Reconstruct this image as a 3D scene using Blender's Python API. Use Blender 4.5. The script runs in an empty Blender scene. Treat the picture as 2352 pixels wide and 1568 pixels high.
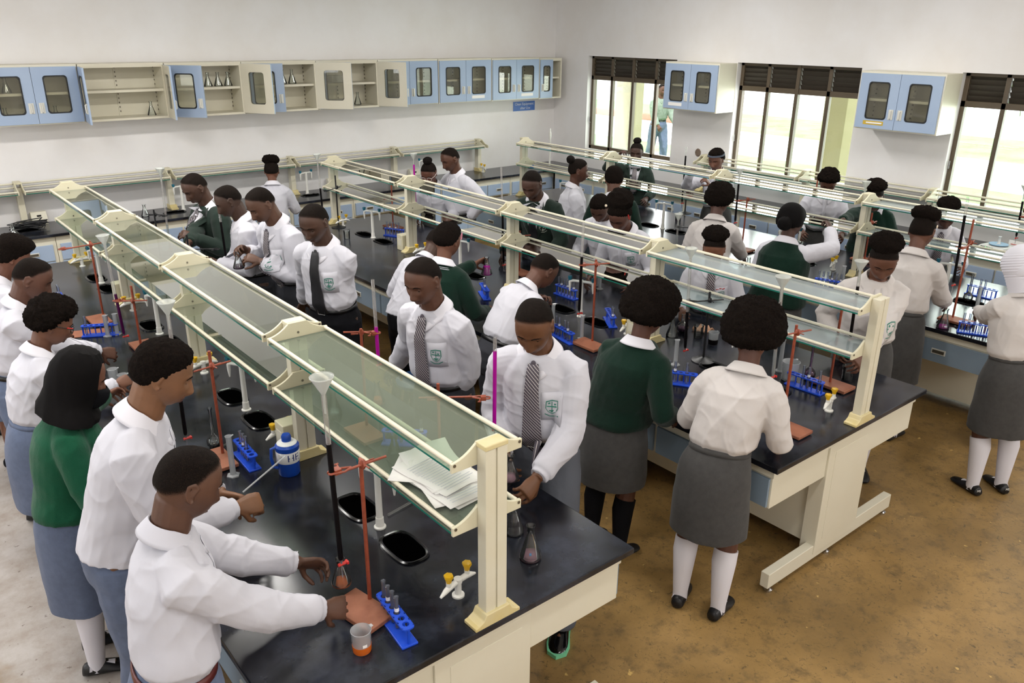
import bpy, bmesh, math, random
import numpy as np
from mathutils import Vector, Matrix, noise
from mathutils.bvhtree import BVHTree
C = bpy.context.collection
R = math.radians
V = lambda *a: np.array(a, float)
rnd = random.Random(7)

def lin(h):
    h = h.lstrip('#'); o = []
    for i in (0, 2, 4):
        c = int(h[i:i+2], 16)/255
        o.append(c/12.92 if c <= .04045 else ((c+.055)/1.055)**2.4)
    return (o[0], o[1], o[2], 1)

def nd(nt, t, **k):
    n = nt.nodes.new(t)
    for a, b in k.items():
        if a in n.inputs: n.inputs[a].default_value = b
        else: setattr(n, a, b)
    return n

def mat(name, col, rough=.5, metal=0, spec=.5, bump=None, var=None, coat=0, emit=None, sheen=0, sub=0, ramp=(.35, .65), stretch=(1, 1, 1)):
    """col hex; bump=(scale,strength,dist); var=(scale,hex2,amount)"""
    m = bpy.data.materials.new(name); m.use_nodes = True; nt = m.node_tree
    b = nt.nodes['Principled BSDF']; L = nt.links.new
    b.inputs['Base Color'].default_value = lin(col); b.inputs['Roughness'].default_value = rough
    b.inputs['Metallic'].default_value = metal; b.inputs['Specular IOR Level'].default_value = spec
    b.inputs['Coat Weight'].default_value = coat; b.inputs['Sheen Weight'].default_value = sheen
    if sub:
        b.inputs['Subsurface Weight'].default_value = sub; b.inputs['Subsurface Radius'].default_value = (.01, .004, .002)
    tc = nd(nt, 'ShaderNodeTexCoord'); mp = nd(nt, 'ShaderNodeMapping'); mp.inputs['Scale'].default_value = stretch
    L(tc.outputs['Object'], mp.inputs[0])
    if var:
        n = nd(nt, 'ShaderNodeTexNoise', Scale=var[0], Detail=5.0, Roughness=.6); L(mp.outputs[0], n.inputs['Vector'])
        r = nd(nt, 'ShaderNodeMapRange'); r.inputs[1].default_value = ramp[0]; r.inputs[2].default_value = ramp[1]; r.inputs[4].default_value = var[2]
        L(n.outputs['Fac'], r.inputs[0])
        x = nd(nt, 'ShaderNodeMix', data_type='RGBA'); x.inputs[6].default_value = lin(col); x.inputs[7].default_value = lin(var[1])
        L(r.outputs[0], x.inputs[0]); L(x.outputs[2], b.inputs['Base Color'])
    if bump:
        n = nd(nt, 'ShaderNodeTexNoise', Scale=bump[0], Detail=4.0); L(mp.outputs[0], n.inputs['Vector'])
        u = nd(nt, 'ShaderNodeBump', Strength=bump[1], Distance=bump[2] if len(bump) > 2 else .01)
        L(n.outputs['Fac'], u.inputs['Height']); L(u.outputs[0], b.inputs['Normal'])
    if emit:
        b.inputs['Emission Color'].default_value = lin(emit[0]); b.inputs['Emission Strength'].default_value = emit[1]
    return m

def glass(name, tint='#ffffff', haze=.05, hazecol='#ffffff', refl=1.0, rough=.02, ior=1.45):
    """thin sheet glass: tinted transparency, fresnel mirror, a haze of dust and painted-in reflection"""
    m = bpy.data.materials.new(name); m.use_nodes = True; nt = m.node_tree; nt.nodes.clear(); L = nt.links.new
    o = nd(nt, 'ShaderNodeOutputMaterial'); t = nd(nt, 'ShaderNodeBsdfTransparent'); t.inputs[0].default_value = lin(tint)
    d = nd(nt, 'ShaderNodeBsdfDiffuse'); d.inputs[0].default_value = lin(hazecol)
    g = nd(nt, 'ShaderNodeBsdfGlossy'); g.inputs['Roughness'].default_value = rough
    m1 = nd(nt, 'ShaderNodeMixShader'); m1.inputs[0].default_value = haze; L(t.outputs[0], m1.inputs[1]); L(d.outputs[0], m1.inputs[2])
    f = nd(nt, 'ShaderNodeFresnel', IOR=ior); q = nd(nt, 'ShaderNodeMath', operation='MULTIPLY'); q.inputs[1].default_value = refl
    L(f.outputs[0], q.inputs[0]); m2 = nd(nt, 'ShaderNodeMixShader'); L(q.outputs[0], m2.inputs[0]); L(m1.outputs[0], m2.inputs[1]); L(g.outputs[0], m2.inputs[2])
    L(m2.outputs[0], o.inputs[0]); return m

class MB:
    def __init__(s): s.v = []; s.f = []; s.m = []; s.k = 0
    def add(s, vs, fs, k=None):
        o = len(s.v); s.v.extend([tuple(map(float, x)) for x in vs]); s.f.extend([tuple(i+o for i in f) for f in fs])
        s.m.extend([s.k if k is None else k]*len(fs)); return s
    def box(s, x0, x1, y0, y1, z0, z1, k=None, M=None):
        v = [V(x, y, z) for x in (x0, x1) for y in (y0, y1) for z in (z0, z1)]
        if M is not None: v = [np.array(M @ Vector(p)) for p in v]
        return s.add(v, [(0, 1, 3, 2), (4, 6, 7, 5), (0, 4, 5, 1), (2, 3, 7, 6), (0, 2, 6, 4), (1, 5, 7, 3)], k)
    def loft(s, rings, k=None, cap=True, closed=True):
        n = len(rings[0]); v = [p for r in rings for p in r]; f = []
        for i in range(len(rings)-1):
            for j in range(n if closed else n-1):
                a = i*n+j; b = i*n+(j+1) % n; f.append((a, b, b+n, a+n))
        if cap: f.append(tuple(range(n-1, -1, -1))); f.append(tuple(range((len(rings)-1)*n, len(rings)*n)))
        return s.add(v, f, k)
    def tube(s, pts, r, n=10, k=None, cap=True):
        pts = [np.array(p, float) for p in pts]; rr = r if hasattr(r, '__len__') else [r]*len(pts); rings = []; up = None
        for i, p in enumerate(pts):
            d = (pts[min(i+1, len(pts)-1)]-pts[max(i-1, 0)]); d = d/(np.linalg.norm(d)+1e-9)
            if up is None: up = V(0, 0, 1) if abs(d[2]) < .9 else V(1, 0, 0)
            x = np.cross(up, d); x /= np.linalg.norm(x)+1e-9; y = np.cross(d, x); up = y
            a, b = rr[i] if hasattr(rr[i], '__len__') else (rr[i], rr[i])
            rings.append([p+x*a*math.cos(t)+y*b*math.sin(t) for t in np.linspace(0, 2*math.pi, n, endpoint=False)])
        return s.loft(rings, k, cap)
    def lathe(s, prof, n=24, at=(0, 0, 0), k=None, cap=False, sx=1, sy=1):
        rings = [[V(at[0]+r*math.cos(t)*sx, at[1]+r*math.sin(t)*sy, at[2]+z) for t in np.linspace(0, 2*math.pi, n, endpoint=False)] for r, z in prof]
        return s.loft(rings, k, cap)
    def ell(s, c, a, b=None, cc=None, n=14, m=9, M=None, k=None):
        b = a if b is None else b; cc = a if cc is None else cc; rings = []
        for i in range(m):
            t = math.pi*(i+.35)/(m-.3)
            ring = []
            for j in range(n):
                q = 2*math.pi*j/n; p = V(a*math.sin(t)*math.cos(q), b*math.sin(t)*math.sin(q), -cc*math.cos(t))
                if M is not None: p = M @ p
                ring.append(p+np.array(c))
            rings.append(ring)
        return s.loft(rings, k)
    def prism(s, poly, axis, a, b, k=None):
        """poly: 2D points in the other two axes (order xyz without axis)"""
        def P(q, h):
            l = list(q); l.insert(axis, h); return l
        n = len(poly); v = [P(q, a) for q in poly]+[P(q, b) for q in poly]
        f = [(i, (i+1) % n, (i+1) % n+n, i+n) for i in range(n)]+[tuple(range(n-1, -1, -1)), tuple(range(n, 2*n))]
        return s.add(v, f, k)
    def build(s, name, mats, parent=None, smooth=True, bevel=0, angle=40, loc=None, fix=True):
        me = bpy.data.meshes.new(name); me.from_pydata(s.v, [], s.f)
        for m in (mats if isinstance(mats, (list, tuple)) else [mats]): me.materials.append(m)
        if any(s.m): me.polygons.foreach_set('material_index', s.m)
        if fix:
            bm = bmesh.new(); bm.from_mesh(me); bmesh.ops.recalc_face_normals(bm, faces=bm.faces); bm.to_mesh(me); bm.free()
        if smooth:
            me.polygons.foreach_set('use_smooth', [True]*len(me.polygons)); me.set_sharp_from_angle(angle=R(angle))
        me.update()
        o = bpy.data.objects.new(name, me); C.objects.link(o)
        if parent: o.parent = parent
        if loc is not None: o.location = loc
        if bevel:
            b = o.modifiers.new('b', 'BEVEL'); b.width = bevel; b.segments = 2; b.limit_method = 'ANGLE'; b.harden_normals = False
        return o

def tag(o, label, cat, group=None):
    o['label'] = label; o['category'] = cat
    if group: o['group'] = group
    return o
def thing(name, label, cat, loc=(0, 0, 0), rz=0, group=None):
    o = bpy.data.objects.new(name, None); C.objects.link(o); o.location = loc; o.rotation_euler = (0, 0, rz); o.empty_display_size = .05
    return tag(o, label, cat, group)
def struct(o): o['kind'] = 'structure'; return o
def dup(root, loc, rz=0, label=None, group=None):
    def cp(o, par):
        c = o.copy(); C.objects.link(c)
        if par: c.parent = par
        for ch in o.children: cp(ch, c)
        return c
    r = cp(root, None); r.location = loc; r.rotation_euler = (0, 0, rz)
    if label: r['label'] = label
    if group: r['group'] = group
    return r
def text(name, body, size, mtl, parent, M, ext=.0006, align='CENTER'):
    cu = bpy.data.curves.new(name, 'FONT'); cu.body = body; cu.size = size; cu.align_x = align; cu.align_y = 'CENTER'; cu.extrude = ext; cu.resolution_u = 3
    t = bpy.data.objects.new(name+'_tmp', cu); C.objects.link(t)
    bpy.context.view_layer.update()
    me = bpy.data.meshes.new_from_object(t.evaluated_get(bpy.context.evaluated_depsgraph_get())); bpy.data.objects.remove(t); bpy.data.curves.remove(cu)
    me.transform(M); me.materials.clear(); me.materials.append(mtl)
    o = bpy.data.objects.new(name, me); C.objects.link(o)
    if parent: o.parent = parent
    return o
def bake(o):
    bpy.context.view_layer.update()
    me = bpy.data.meshes.new_from_object(o.evaluated_get(bpy.context.evaluated_depsgraph_get()))
    o.modifiers.clear(); old = o.data; o.data = me; bpy.data.meshes.remove(old); return o
# ---------------------------------------------------------------- materials of the place
M_wall = mat('painted_plaster', '#eeecec', rough=.75, spec=.3, bump=(14, .12, .01), var=(1.3, '#e4dfda', .6))
M_ceil = mat('ceiling_white', '#ecebe8', rough=.9)
M_cream = mat('cream_laminate', '#e2ddca', rough=.38, var=(2.5, '#d9d2bc', .5))
M_creamp = mat('cream_plastic', '#dad4ba', rough=.4, var=(3, '#d0c6a4', .6))
M_post = mat('cream_aluminium', '#dcd7c3', rough=.35, var=(4, '#d3caae', .6))
M_rail = mat('cream_rail', '#e2dac3', rough=.35)
M_yel = mat('yellowed_plastic', '#d2bf82', rough=.4, var=(8, '#d8cda6', .7))
M_blue = mat('blue_laminate', '#a6b8d1', rough=.32, var=(2, '#9aaeca', .6))
M_bluegrey = mat('grey_blue_laminate', '#8496a6', rough=.4)
M_top = mat('black_worktop', '#15161c', rough=.2, spec=.55, var=(4, '#424857', .65), bump=(40, .03, .002), ramp=(.45, .75))  # bluish variation paints sky sheen into the black, along with smudges
M_dark = mat('dark_recess', '#0a0a0b', rough=.4)
M_bolt = mat('dull_steel', '#7b7466', rough=.4, metal=.8)
M_handle = mat('pale_handle', '#d9d8cf', rough=.3)
M_chrome = mat('chrome', '#cfcfd2', rough=.2, metal=1)
M_gask = mat('black_gasket', '#17181a', rough=.5)
M_louv = mat('bronze_louvre', '#3a332b', rough=.5)
M_frame = mat('bronze_aluminium', '#554837', rough=.45)
M_shelfgl = glass('shelf_glass', '#e1ece2', .20, '#c6cdb9', .75)  # haze paints in milky reflection of walls and ceiling, with some dust
M_shelfgl2 = glass('shelf_glass_sheen', '#e2f0f0', .36, '#dde9ec', 1.0)  # whiter haze painted in for the pale reflection on these plates
M_edge = mat('glass_edge', '#1f6f60', rough=.15, spec=.6)
M_pane = glass('window_pane', '#fbfffb', .0, refl=.5)
M_doorgl = glass('cabinet_pane', '#f4f4ee', .05, '#e8e4d8', .8)
M_outwall = mat('pale_render', '#d6c3a4', rough=.9)

def floor_mat():
    m = bpy.data.materials.new('stained_concrete'); m.use_nodes = True; nt = m.node_tree; L = nt.links.new; b = nt.nodes['Principled BSDF']
    tc = nd(nt, 'ShaderNodeTexCoord')
    def noi(sc, det=6, rg=.6, dist=0):
        n = nd(nt, 'ShaderNodeTexNoise', Scale=sc, Detail=det, Roughness=rg, Distortion=dist); L(tc.outputs['Object'], n.inputs['Vector']); return n.outputs['Fac']
    def ramp(src, a, c):
        r = nd(nt, 'ShaderNodeMapRange'); r.inputs[1].default_value = a; r.inputs[2].default_value = c; L(src, r.inputs[0]); return r.outputs[0]
    def mix(f, a, c):
        x = nd(nt, 'ShaderNodeMix', data_type='RGBA'); L(f, x.inputs[0])
        for k, s in ((6, a), (7, c)):
            if isinstance(s, str): x.inputs[k].default_value = lin(s)
            else: L(s, x.inputs[k])
        return x.outputs[2]
    c1 = mix(ramp(noi(2.2), .35, .68), '#9f7f4d', '#80653a')
    c1 = mix(ramp(noi(9, 8, .7), .5, .72), c1, '#655235')
    c1 = mix(ramp(noi(30, 4, .7, 1.5), .56, .70), c1, '#5a4a31')
    c1 = mix(ramp(noi(17, 3, .5), .70, .74), c1, '#c9a764')
    # the floor turns paler grey along the left aisle
    sx = nd(nt, 'ShaderNodeSeparateXYZ'); L(tc.outputs['Object'], sx.inputs[0])
    a = nd(nt, 'ShaderNodeMath', operation='MULTIPLY_ADD'); L(noi(1.4), a.inputs[0]); a.inputs[1].default_value = .9; L(sx.outputs[0], a.inputs[2])
    w = ramp(a.outputs[0], -4.55, -4.95); a2 = nd(nt, 'ShaderNodeMath', operation='MULTIPLY_ADD'); a2.inputs[1].default_value = .06; L(sx.outputs[1], a2.inputs[0]); L(a.outputs[0], a2.inputs[2]); w2 = ramp(a2.outputs[0], -5.80, -5.62); wm = nd(nt, 'ShaderNodeMath', operation='MULTIPLY'); L(w, wm.inputs[0]); L(w2, wm.inputs[1]); w = wm.outputs[0]
    c2 = mix(ramp(noi(5, 7, .7), .4, .65), '#b3aca6', '#9b8f84'); c2 = mix(ramp(noi(22, 3), .66, .72), c2, '#6f6257')
    c1 = mix(w, c1, c2); L(c1, b.inputs['Base Color'])
    r = nd(nt, 'ShaderNodeMapRange'); r.inputs[3].default_value = .28; r.inputs[4].default_value = .6; L(noi(3), r.inputs[0]); L(r.outputs[0], b.inputs['Roughness'])
    u = nd(nt, 'ShaderNodeBump', Strength=.15, Distance=.01); L(noi(25), u.inputs['Height']); L(u.outputs[0], b.inputs['Normal']); return m
M_floor = floor_mat()

H0 = .842                     # worktop height
YB, XW = 1.62, 2.90           # back wall, window wall
def sbox(name, m, *a, **k): q = MB(); q.box(*a); return struct(q.build(name, m, smooth=False, **k))
sbox('floor', M_floor, -8, 3.1, -10, 1.9, -.1, 0)
sbox('ceiling', M_ceil, -8, 3.1, -10, 1.9, 3.8, 3.95)
sbox('wall_back', M_wall, -8, 3.1, YB, YB+.2, 0, 3.8)
sbox('wall_left', M_wall, -8.2, -8, -10, 1.9, 0, 3.8)
sbox('wall_front', M_wall, -8, 3.1, -10.2, -10, 0, 3.8)
WIN = [(.89, -.78), (-1.74, -3.36), (-4.42, -6.04)]
WZ = (1.12, 2.445)
q = MB(); q.box(XW, XW+.2, -10, YB, 0, WZ[0]); q.box(XW, XW+.2, -10, YB, WZ[1], 3.8)
e = [YB]+[v for w in WIN for v in w]+[-10]
for a, b in zip(e[::2], e[1::2]): q.box(XW, XW+.2, b, a, WZ[0], WZ[1])
struct(q.build('wall_right', M_wall, smooth=False))
for n, (y1, y0) in enumerate(WIN):
    wroot = bpy.data.objects.new('window_%d' % (n+1), None); C.objects.link(wroot); wroot.location = (XW+.08, 0, 0); struct(wroot)
    q = MB(); zt = 2.145; W4 = (y1-y0)/4
    for a in (y0, y1-.045): q.box(0, .06, a, a+.045, WZ[0], WZ[1])
    for z, h in ((WZ[0], .05), (zt-.03, .06), (WZ[1]-.035, .035)): q.box(0, .06, y0, y1, z, z+h)
    for k in (1, 2, 3): q.box(.0 if k != 2 else -.01, .05, y0+k*W4-.022, y0+k*W4+.022, WZ[0], WZ[1])
    q.build('window_frame', M_frame, wroot, bevel=.003)
    q = MB()
    for k in range(4):
        for j in range(5):
            z = zt+.05+j*.052; q.box(-.035, .035, y0+k*W4+.03, y0+(k+1)*W4-.03, -.003, .003, M=Matrix.Translation((.03, 0, z)) @ Matrix.Rotation(R(64), 4, 'Y'))
    q.build('louvre_blades', M_louv, wroot, smooth=False)
    for k in range(4):
        if n == 0 and k == 0 or n == 1 and k == 3: continue    # slid open behind its neighbour
        q = MB(); q.box(.028, .032, y0+k*W4+.02, y0+(k+1)*W4-.02, WZ[0]+.05, zt-.03); q.build('window_pane', M_pane, wroot, smooth=False)
    q = MB(); q.tube([(-.01, y1-.022, 1.5), (-.03, y1-.022, 1.5), (-.03, y1-.022, 1.58)], .006, n=6); q.build('window_latch', M_chrome, wroot)

# ---------------------------------------------------------------- outside
M_grass = mat('grass', '#8fba72', rough=.95, var=(1.2, '#a9c795', .7), bump=(60, .8, .03))
M_path = mat('pale_paving', '#e9e9e4', rough=.9)
M_kerb = mat('brick_kerb', '#b5806c', rough=.9)
q = MB(); q.box(3.1, 70, -40, 40, -.25, -.05); struct(q.build('garden_ground', M_grass, smooth=False))
q = MB(); q.box(11.2, 15.2, -40, 40, -.06, -.03); struct(q.build('garden_path', M_path, smooth=False))
q = MB(); q.box(20, 70, -40, 40, -.06, -.03); struct(q.build('far_path', M_path, smooth=False))
q = MB(); q.box(15.3, 15.6, 9.5, 22, -.05, .16); tag(q.build('kerb', M_kerb, smooth=False, bevel=.02), 'low red brick kerb across the garden, seen through the window nearest the corner', 'kerb')
for x, y, lb in ((4.9, 1.89, 'tan veranda column seen through the window nearest the corner'), (4.9, -2.06, 'tan veranda column seen through the middle window')):
    q = MB(); q.box(x-.17, x+.17, y-.17, y+.17, -.05, 3.3); q.box(x-.21, x+.21, y-.21, y+.21, 3.1, 3.35); q.box(x-.21, x+.21, y-.21, y+.21, -.05, .15); tag(q.build('veranda_column', M_outwall, smooth=False, bevel=.01), lb, 'column', 'veranda columns')
sbox('veranda_roof', M_outwall, 3.1, 5.2, -25, 20, 3.3, 3.45)
M_leaf = mat('mango_leaf', '#6f9a3a', rough=.4, var=(3, '#9dbb4a', .7))
t = thing('mango_tree', 'mango tree whose leafy branch hangs outside the third window', 'tree', (5.0, -3.95, 2.2)); M_bark = mat('bark', '#6b5644', rough=.95, bump=(20, .6, .02))
q = MB(); q.tube([(1.6, -3.6, -2.26), (1.5, -3.5, -.8), (1.55, -3.3, .6), (1.3, -2.6, 1.0), (.8, -1.2, .8), (.25, .1, .4), (0, 0, -.05), (-.05, -.12, -.12)], [.17, .14, .11, .07, .045, .02, .010, .006], n=10); q.build('trunk', M_bark, t)
rl = random.Random(11)
for k in range(34):
    a = rl.uniform(0, 6.3); l = rl.uniform(.14, .22); o_ = V(rl.uniform(-.25, .25), rl.uniform(-.32, .32), rl.uniform(-.14, .22)); dv = V(math.cos(a)*.5, math.sin(a)*.5, -.8); dv /= np.linalg.norm(dv); sd_ = np.cross(dv, V(.3, .1, .9)); sd_ /= np.linalg.norm(sd_); up_ = np.cross(sd_, dv); q = MB()
    q.loft([[o_+dv*l*u+sd_*w_*s_+up_*(.02*math.sin(u*3)+abs(s_)*.008) for s_ in (-1, 0, 1)] for u, w_ in ((0, .002), (.15, .014), (.4, .026), (.7, .02), (1, .001))], cap=False, closed=False); q.build('leaf', M_leaf, t)
# ---------------------------------------------------------------- wall cupboards
def door(par, x0, x1, z0, z1, hinge, ang, cream_back=True, hs=1, lab=None):
    """framed door in the x,z plane facing -y, hinged at x0 or x1"""
    w = x1-x0; xh = x0 if hinge < 0 else x1
    d = bpy.data.objects.new('door', None)
    q = MB(); a, b = (0, w) if hinge < 0 else (-w, 0); iw = .105*min(1, w/.42); zb, zt = z0+.10, z1-.09
    ix0, ix1 = a+iw, b-iw
    n = 6; rr = .03
    def rr_pts(x0, x1, z0, z1, r):
        pts = []
        for cx, cz, s in ((x1-r, z1-r, 0), (x0+r, z1-r, 90), (x0+r, z0+r, 180), (x1-r, z0+r, 270)):
            for k in range(n+1): t = R(s+90*k/n); pts.append((cx+r*math.cos(t), cz+r*math.sin(t)))
        return pts
    inner = rr_pts(ix0, ix1, zb, zt, rr); m = len(inner)
    outer = []
    for q_, (px, pz) in enumerate(inner):
        ci, k = divmod(q_, n+1); xe, ze = ((b, z1), (a, z1), (a, z0), (b, z0))[ci]
        outer.append((xe, ze) if k == n//2 else ((xe, pz) if (k < n//2) == (ci % 2 == 0) else (px, ze)))
    for y, k in ((-.018, 0), (0, 1)):
        v = [(p[0], y, p[1]) for p in outer]+[(p[0], y, p[1]) for p in inner]; q.add(v, [(i, (i+1) % m, (i+1) % m+m, i+m) for i in range(m)], k)
    for ring, k in ((outer, 0), (inner, 1)):
        v = [(p[0], -.018, p[1]) for p in ring]+[(p[0], 0, p[1]) for p in ring]; q.add(v, [(i, (i+1) % m, (i+1) % m+m, i+m) for i in range(m)], k)
    d = q.build('door', [M_blue, M_cream if cream_back else M_blue], par, smooth=False, loc=(xh, 0, 0)); d.rotation_euler = (0, 0, ang)
    q = MB(); v = []
    rings = [[(p[0], y, p[1]) for p in rr_pts(ix0+e, ix1-e, zb+e, zt-e, rr)] for y, e in ((-.017, -.009), (-.023, -.006), (-.023, .003), (-.016, .004))]
    q.loft(rings, cap=False); q.build('gasket', M_gask, d)
    q = MB(); q.box(ix0-.005, ix1+.005, -.011, -.007, zb-.005, zt+.005); q.build('door_glass', M_doorgl, d, smooth=False)
    q = MB(); hx = (b-.045) if hinge < 0 else (a+.045); q.box(hx-.024, hx+.024, -.024, -.017, z0+.10, z0+.20); q.tube([(hx, -.022, z0+.105), (hx, -.034, z0+.115), (hx, -.034, z0+.185), (hx, -.022, z0+.195)], .007, n=8); q.build('handle', M_handle, d)
    if lab:
        q = MB(); cx = (a+b)/2-.01; q.box(cx-.11, cx+.11, -.0195, -.018, z0+.035, z0+.075); q.build('paper_label', lab, d, smooth=False)
    return d
M_paper = mat('paper', '#f1eeea', rough=.9)
M_ylab = mat('yellow_tape', '#c9a93a', rough=.6)
def cupboard(name, label, x0, x1, z0, z1, dep, doors, loc=(0, 0, 0), rz=0, shelf=True):
    """x along the wall, y from 0 (front) to dep (wall)"""
    t = thing(name, label, 'cupboard', loc, rz, 'glazed wall cupboards'); q = MB(); T = .022
    q.box(x0, x0+T, 0, dep, z0, z1); q.box(x1-T, x1, 0, dep, z0, z1); q.box(x0+T, x1-T, 0, dep, z1-T, z1); q.box(x0+T, x1-T, 0, dep, z0, z0+T); q.box(x0+T, x1-T, dep-.008, dep, z0+T, z1-T)
    q.box(x0+T, x1-T, .001, .02, z1-.04, z1-T); q.box((x0+x1)/2-.015, (x0+x1)/2+.015, dep-.016, dep-.008, z0, z1)
    q.k = 1
    for xx in (x0+T+.001, x1-T-.001, (x0+x1)/2+.0):
        for k in range(11): z = z0+.06+k*.045; q.box(xx-.004, xx+.004, dep-.03, dep-.015, z, z+.016)
    q.build('case', [M_cream, M_bolt], t, smooth=False)
    q = MB(); q.box(x0+T, x1-T, .03, dep-.01, (z0+z1)/2-.005, (z0+z1)/2+.02); q.build('shelf_board', M_cream, t, smooth=False)
    for d in doors: door(t, *d)
    return t
cz0, cz1 = 1.865, 2.435
cy = YB-.32
def cab(label, x0, x1, doors, dz=0, dep=.32):
    z0, z1 = cz0+dz, cz1+dz; m = (x0+x1)/2; dd = []
    for h, ang, lab in doors:
        if h < 0: dd.append((x0+.012, m-.002, z0+.012, z1-.02, -1, -R(ang), True, 1, lab))
        else: dd.append((m+.002, x1-.012, z0+.012, z1-.02, 1, R(ang), True, 1, lab))
    return cupboard('wall_cupboard', label, x0, x1, z0, z1, dep, dd, (0, cy, 0))
cab('blue wall cupboard, leftmost of the row, both doors shut', -4.72, -3.87, [(-1, 0, None), (1, 0, None)], .01)
cab('wall cupboard wide open with bare shelves and one small flask', -3.86, -3.02, [(-1, 97, None), (1, 82, None)], .008)
cab('open wall cupboard with a row of flasks on its upper shelf, left of two such', -3.01, -2.17, [(-1, 46, None), (1, 122, None)], .003)
cab('open wall cupboard of flasks whose blue door hangs half behind a cream one', -2.16, -1.25, [(-1, 15, None), (1, 139, None)], .0)
cab('open wall cupboard with white tubs inside and its right door swung out', -1.24, -.40, [(-1, 11, None), (1, 124, None)], -.006)
cab('shut wall cupboard half behind the last swung-out cream door', -.39, .515, [(-1, 0, None), (1, 0, None)], -.01)
cab('shut wall cupboard with a white label on its right door', .525, 1.415, [(-1, 0, None), (1, 0, M_paper)], -.014)
cab('shut wall cupboard directly above the blue sign', 1.425, 2.30, [(-1, 0, None), (1, 0, M_paper)], -.02)
t = cupboard('wall_cupboard', 'narrow single-door wall cupboard at the corner of the room', 2.31, 2.75, cz0-.03, cz1-.03, .32, [(2.322, 2.56, cz0-.018, cz1-.05, 1, 0, True, 1, None)], (0, cy, 0))
for lb, y0, y1, lab in (('blue wall cupboard between the first and second windows', -1.735, -.885, (M_paper, None)), ('large blue wall cupboard with a yellow-edged label, between second and third windows', -4.425, -3.55, (M_ylab, None))):
    w = y1-y0; m = w/2; z0, z1 = 1.855, 2.435
    t = cupboard('wall_cupboard', lb, 0, w, z0, z1, .34, [(.014, m-.002, z0+.014, z1-.02, -1, 0, True, 1, lab[0]), (m+.002, w-.014, z0+.014, z1-.02, 1, 0, True, 1, lab[1])], (XW-.34, y1, 0), R(-90))
    if lab[0] is M_ylab:
        q = MB(); q.box(.14, .31, -.0225, -.019, z0+.062, z0+.077); q.build('paper_label', M_paper, t, smooth=False)
# sign
M_sign = mat('sign_blue', '#2f62b8', rough=.4, var=(3, '#5b84c8', .5)); M_signw = mat('sign_white', '#e8eef8', rough=.5)
t = thing('wall_sign', 'blue sign reading Clean Equipment after Use below the wall cupboards', 'sign', (2.29, YB-.004, 1.715))
q = MB(); q.box(-.21, .21, -.003, .004, -.068, .068); q.build('plate', M_sign, t, smooth=False)
Mx = Matrix.Translation((0, -.0045, 0)) @ Matrix.Rotation(R(90), 4, 'X')
text('lettering', 'Clean Equipment', .053, M_signw, t, Matrix.Translation((0, 0, .030)) @ Mx)
text('lettering', 'after Use', .053, M_signw, t, Matrix.Translation((.02, 0, -.030)) @ Mx)
# ---------------------------------------------------------------- benches
PY = [-6.29, -4.79, -3.29, -1.79, -.29]
def bracket_prof(hw=.148, pw=.046, up=.05, dn=.035):
    """outline in x,z about the upper bolt"""
    pts = [(-hw, -dn), (-hw, .0)]
    for k in range(1, 7): u = k/6; pts.append((-hw+(hw-pw)*u, up*.92*u**1.9))
    pts += [(-pw, up), (pw, up)]
    for k in range(5, -1, -1): u = k/6; pts.append((hw-(hw-pw)*u, up*.92*u**1.9))
    pts += [(hw, .0), (hw, -dn)]
    return pts
def rack(name, label, xc, ys, y_near, zs=(1.505, 1.262), clear=False, single=False, fixed=None):
    """two tier reagent rack: posts along y"""
    t = thing(name, label, 'shelf', (xc, 0, H0)); z = lambda a: a-H0
    for i, y in enumerate(ys):
        q = MB()
        top = z(1.545)
        for a, b in ((-.046, -.004), (.004, .046)): q.box(a, b, y-.024, y+.024, .03, top)
        q.box(-.004, .004, y-.019, y+.019, .03, top)
        po = q.build('post', M_post, t, smooth=False, bevel=.0025)
        q = MB(); pf = [(-.1, 0), (.1, 0), (.1, .014), (.085, .017), (.062, .03), (.052, .052), (-.052, .052), (-.062, .03), (-.085, .017), (-.1, .014)]
        q.prism(pf, 1, y-.036, y+.036); q.build('post_foot', M_yel, t, smooth=False, bevel=.003)
        if not (clear and i == 0):
            q = MB(); q.box(-.048, .048, y-.027, y+.027, top-.006, top+.012); q.build('post_cap', M_yel if i == 0 else M_creamp, t, smooth=False, bevel=.003)
        for zz in zs:
            for s in ((1, -1) if 0 < i < len(ys)-1 else ((1,) if i == 0 else (-1,))):
                yb = y+s*.030; q = MB(); q.prism([(x, z(zz)+h) for x, h in bracket_prof()], 1, yb-.006, yb+.006)
                br = q.build('bracket', M_creamp, t, smooth=False, bevel=.002)
                for x, h in ((0, .0), (0, -.038), (-.137, -.008), (.137, -.008)):
                    q = MB(); q.tube([(x, yb-.0085, z(zz)+h), (x, yb+.0085, z(zz)+h)], .0058, n=8); q.build('bolt', M_bolt, br)
    for a, b in zip(ys[:-1], ys[1:]):
        for zz in zs:
            q = MB(); q.k = 0; x0, x1, y0, y1, za, zb = -.146, .146, a+.037, b-.037, z(zz)-.030, z(zz)-.022
            v = [(x, y, h) for x in (x0, x1) for y in (y0, y1) for h in (za, zb)]
            q.add(v, [(1, 3, 7, 5), (0, 4, 6, 2)], 0); q.add(v, [(0, 2, 3, 1), (4, 5, 7, 6), (0, 1, 5, 4), (2, 6, 7, 3)], 1)
            q.build('glass_plate', [M_shelfgl2 if clear else M_shelfgl, M_edge], t, smooth=False)
            for s in (-1, 1):
                q = MB(); q.tube([(s*.137, a+.036, z(zz)-.006), (s*.137, b-.036, z(zz)-.006)], (.0085), n=10); q.build('guard_rail', M_rail, t)
    return t
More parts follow.
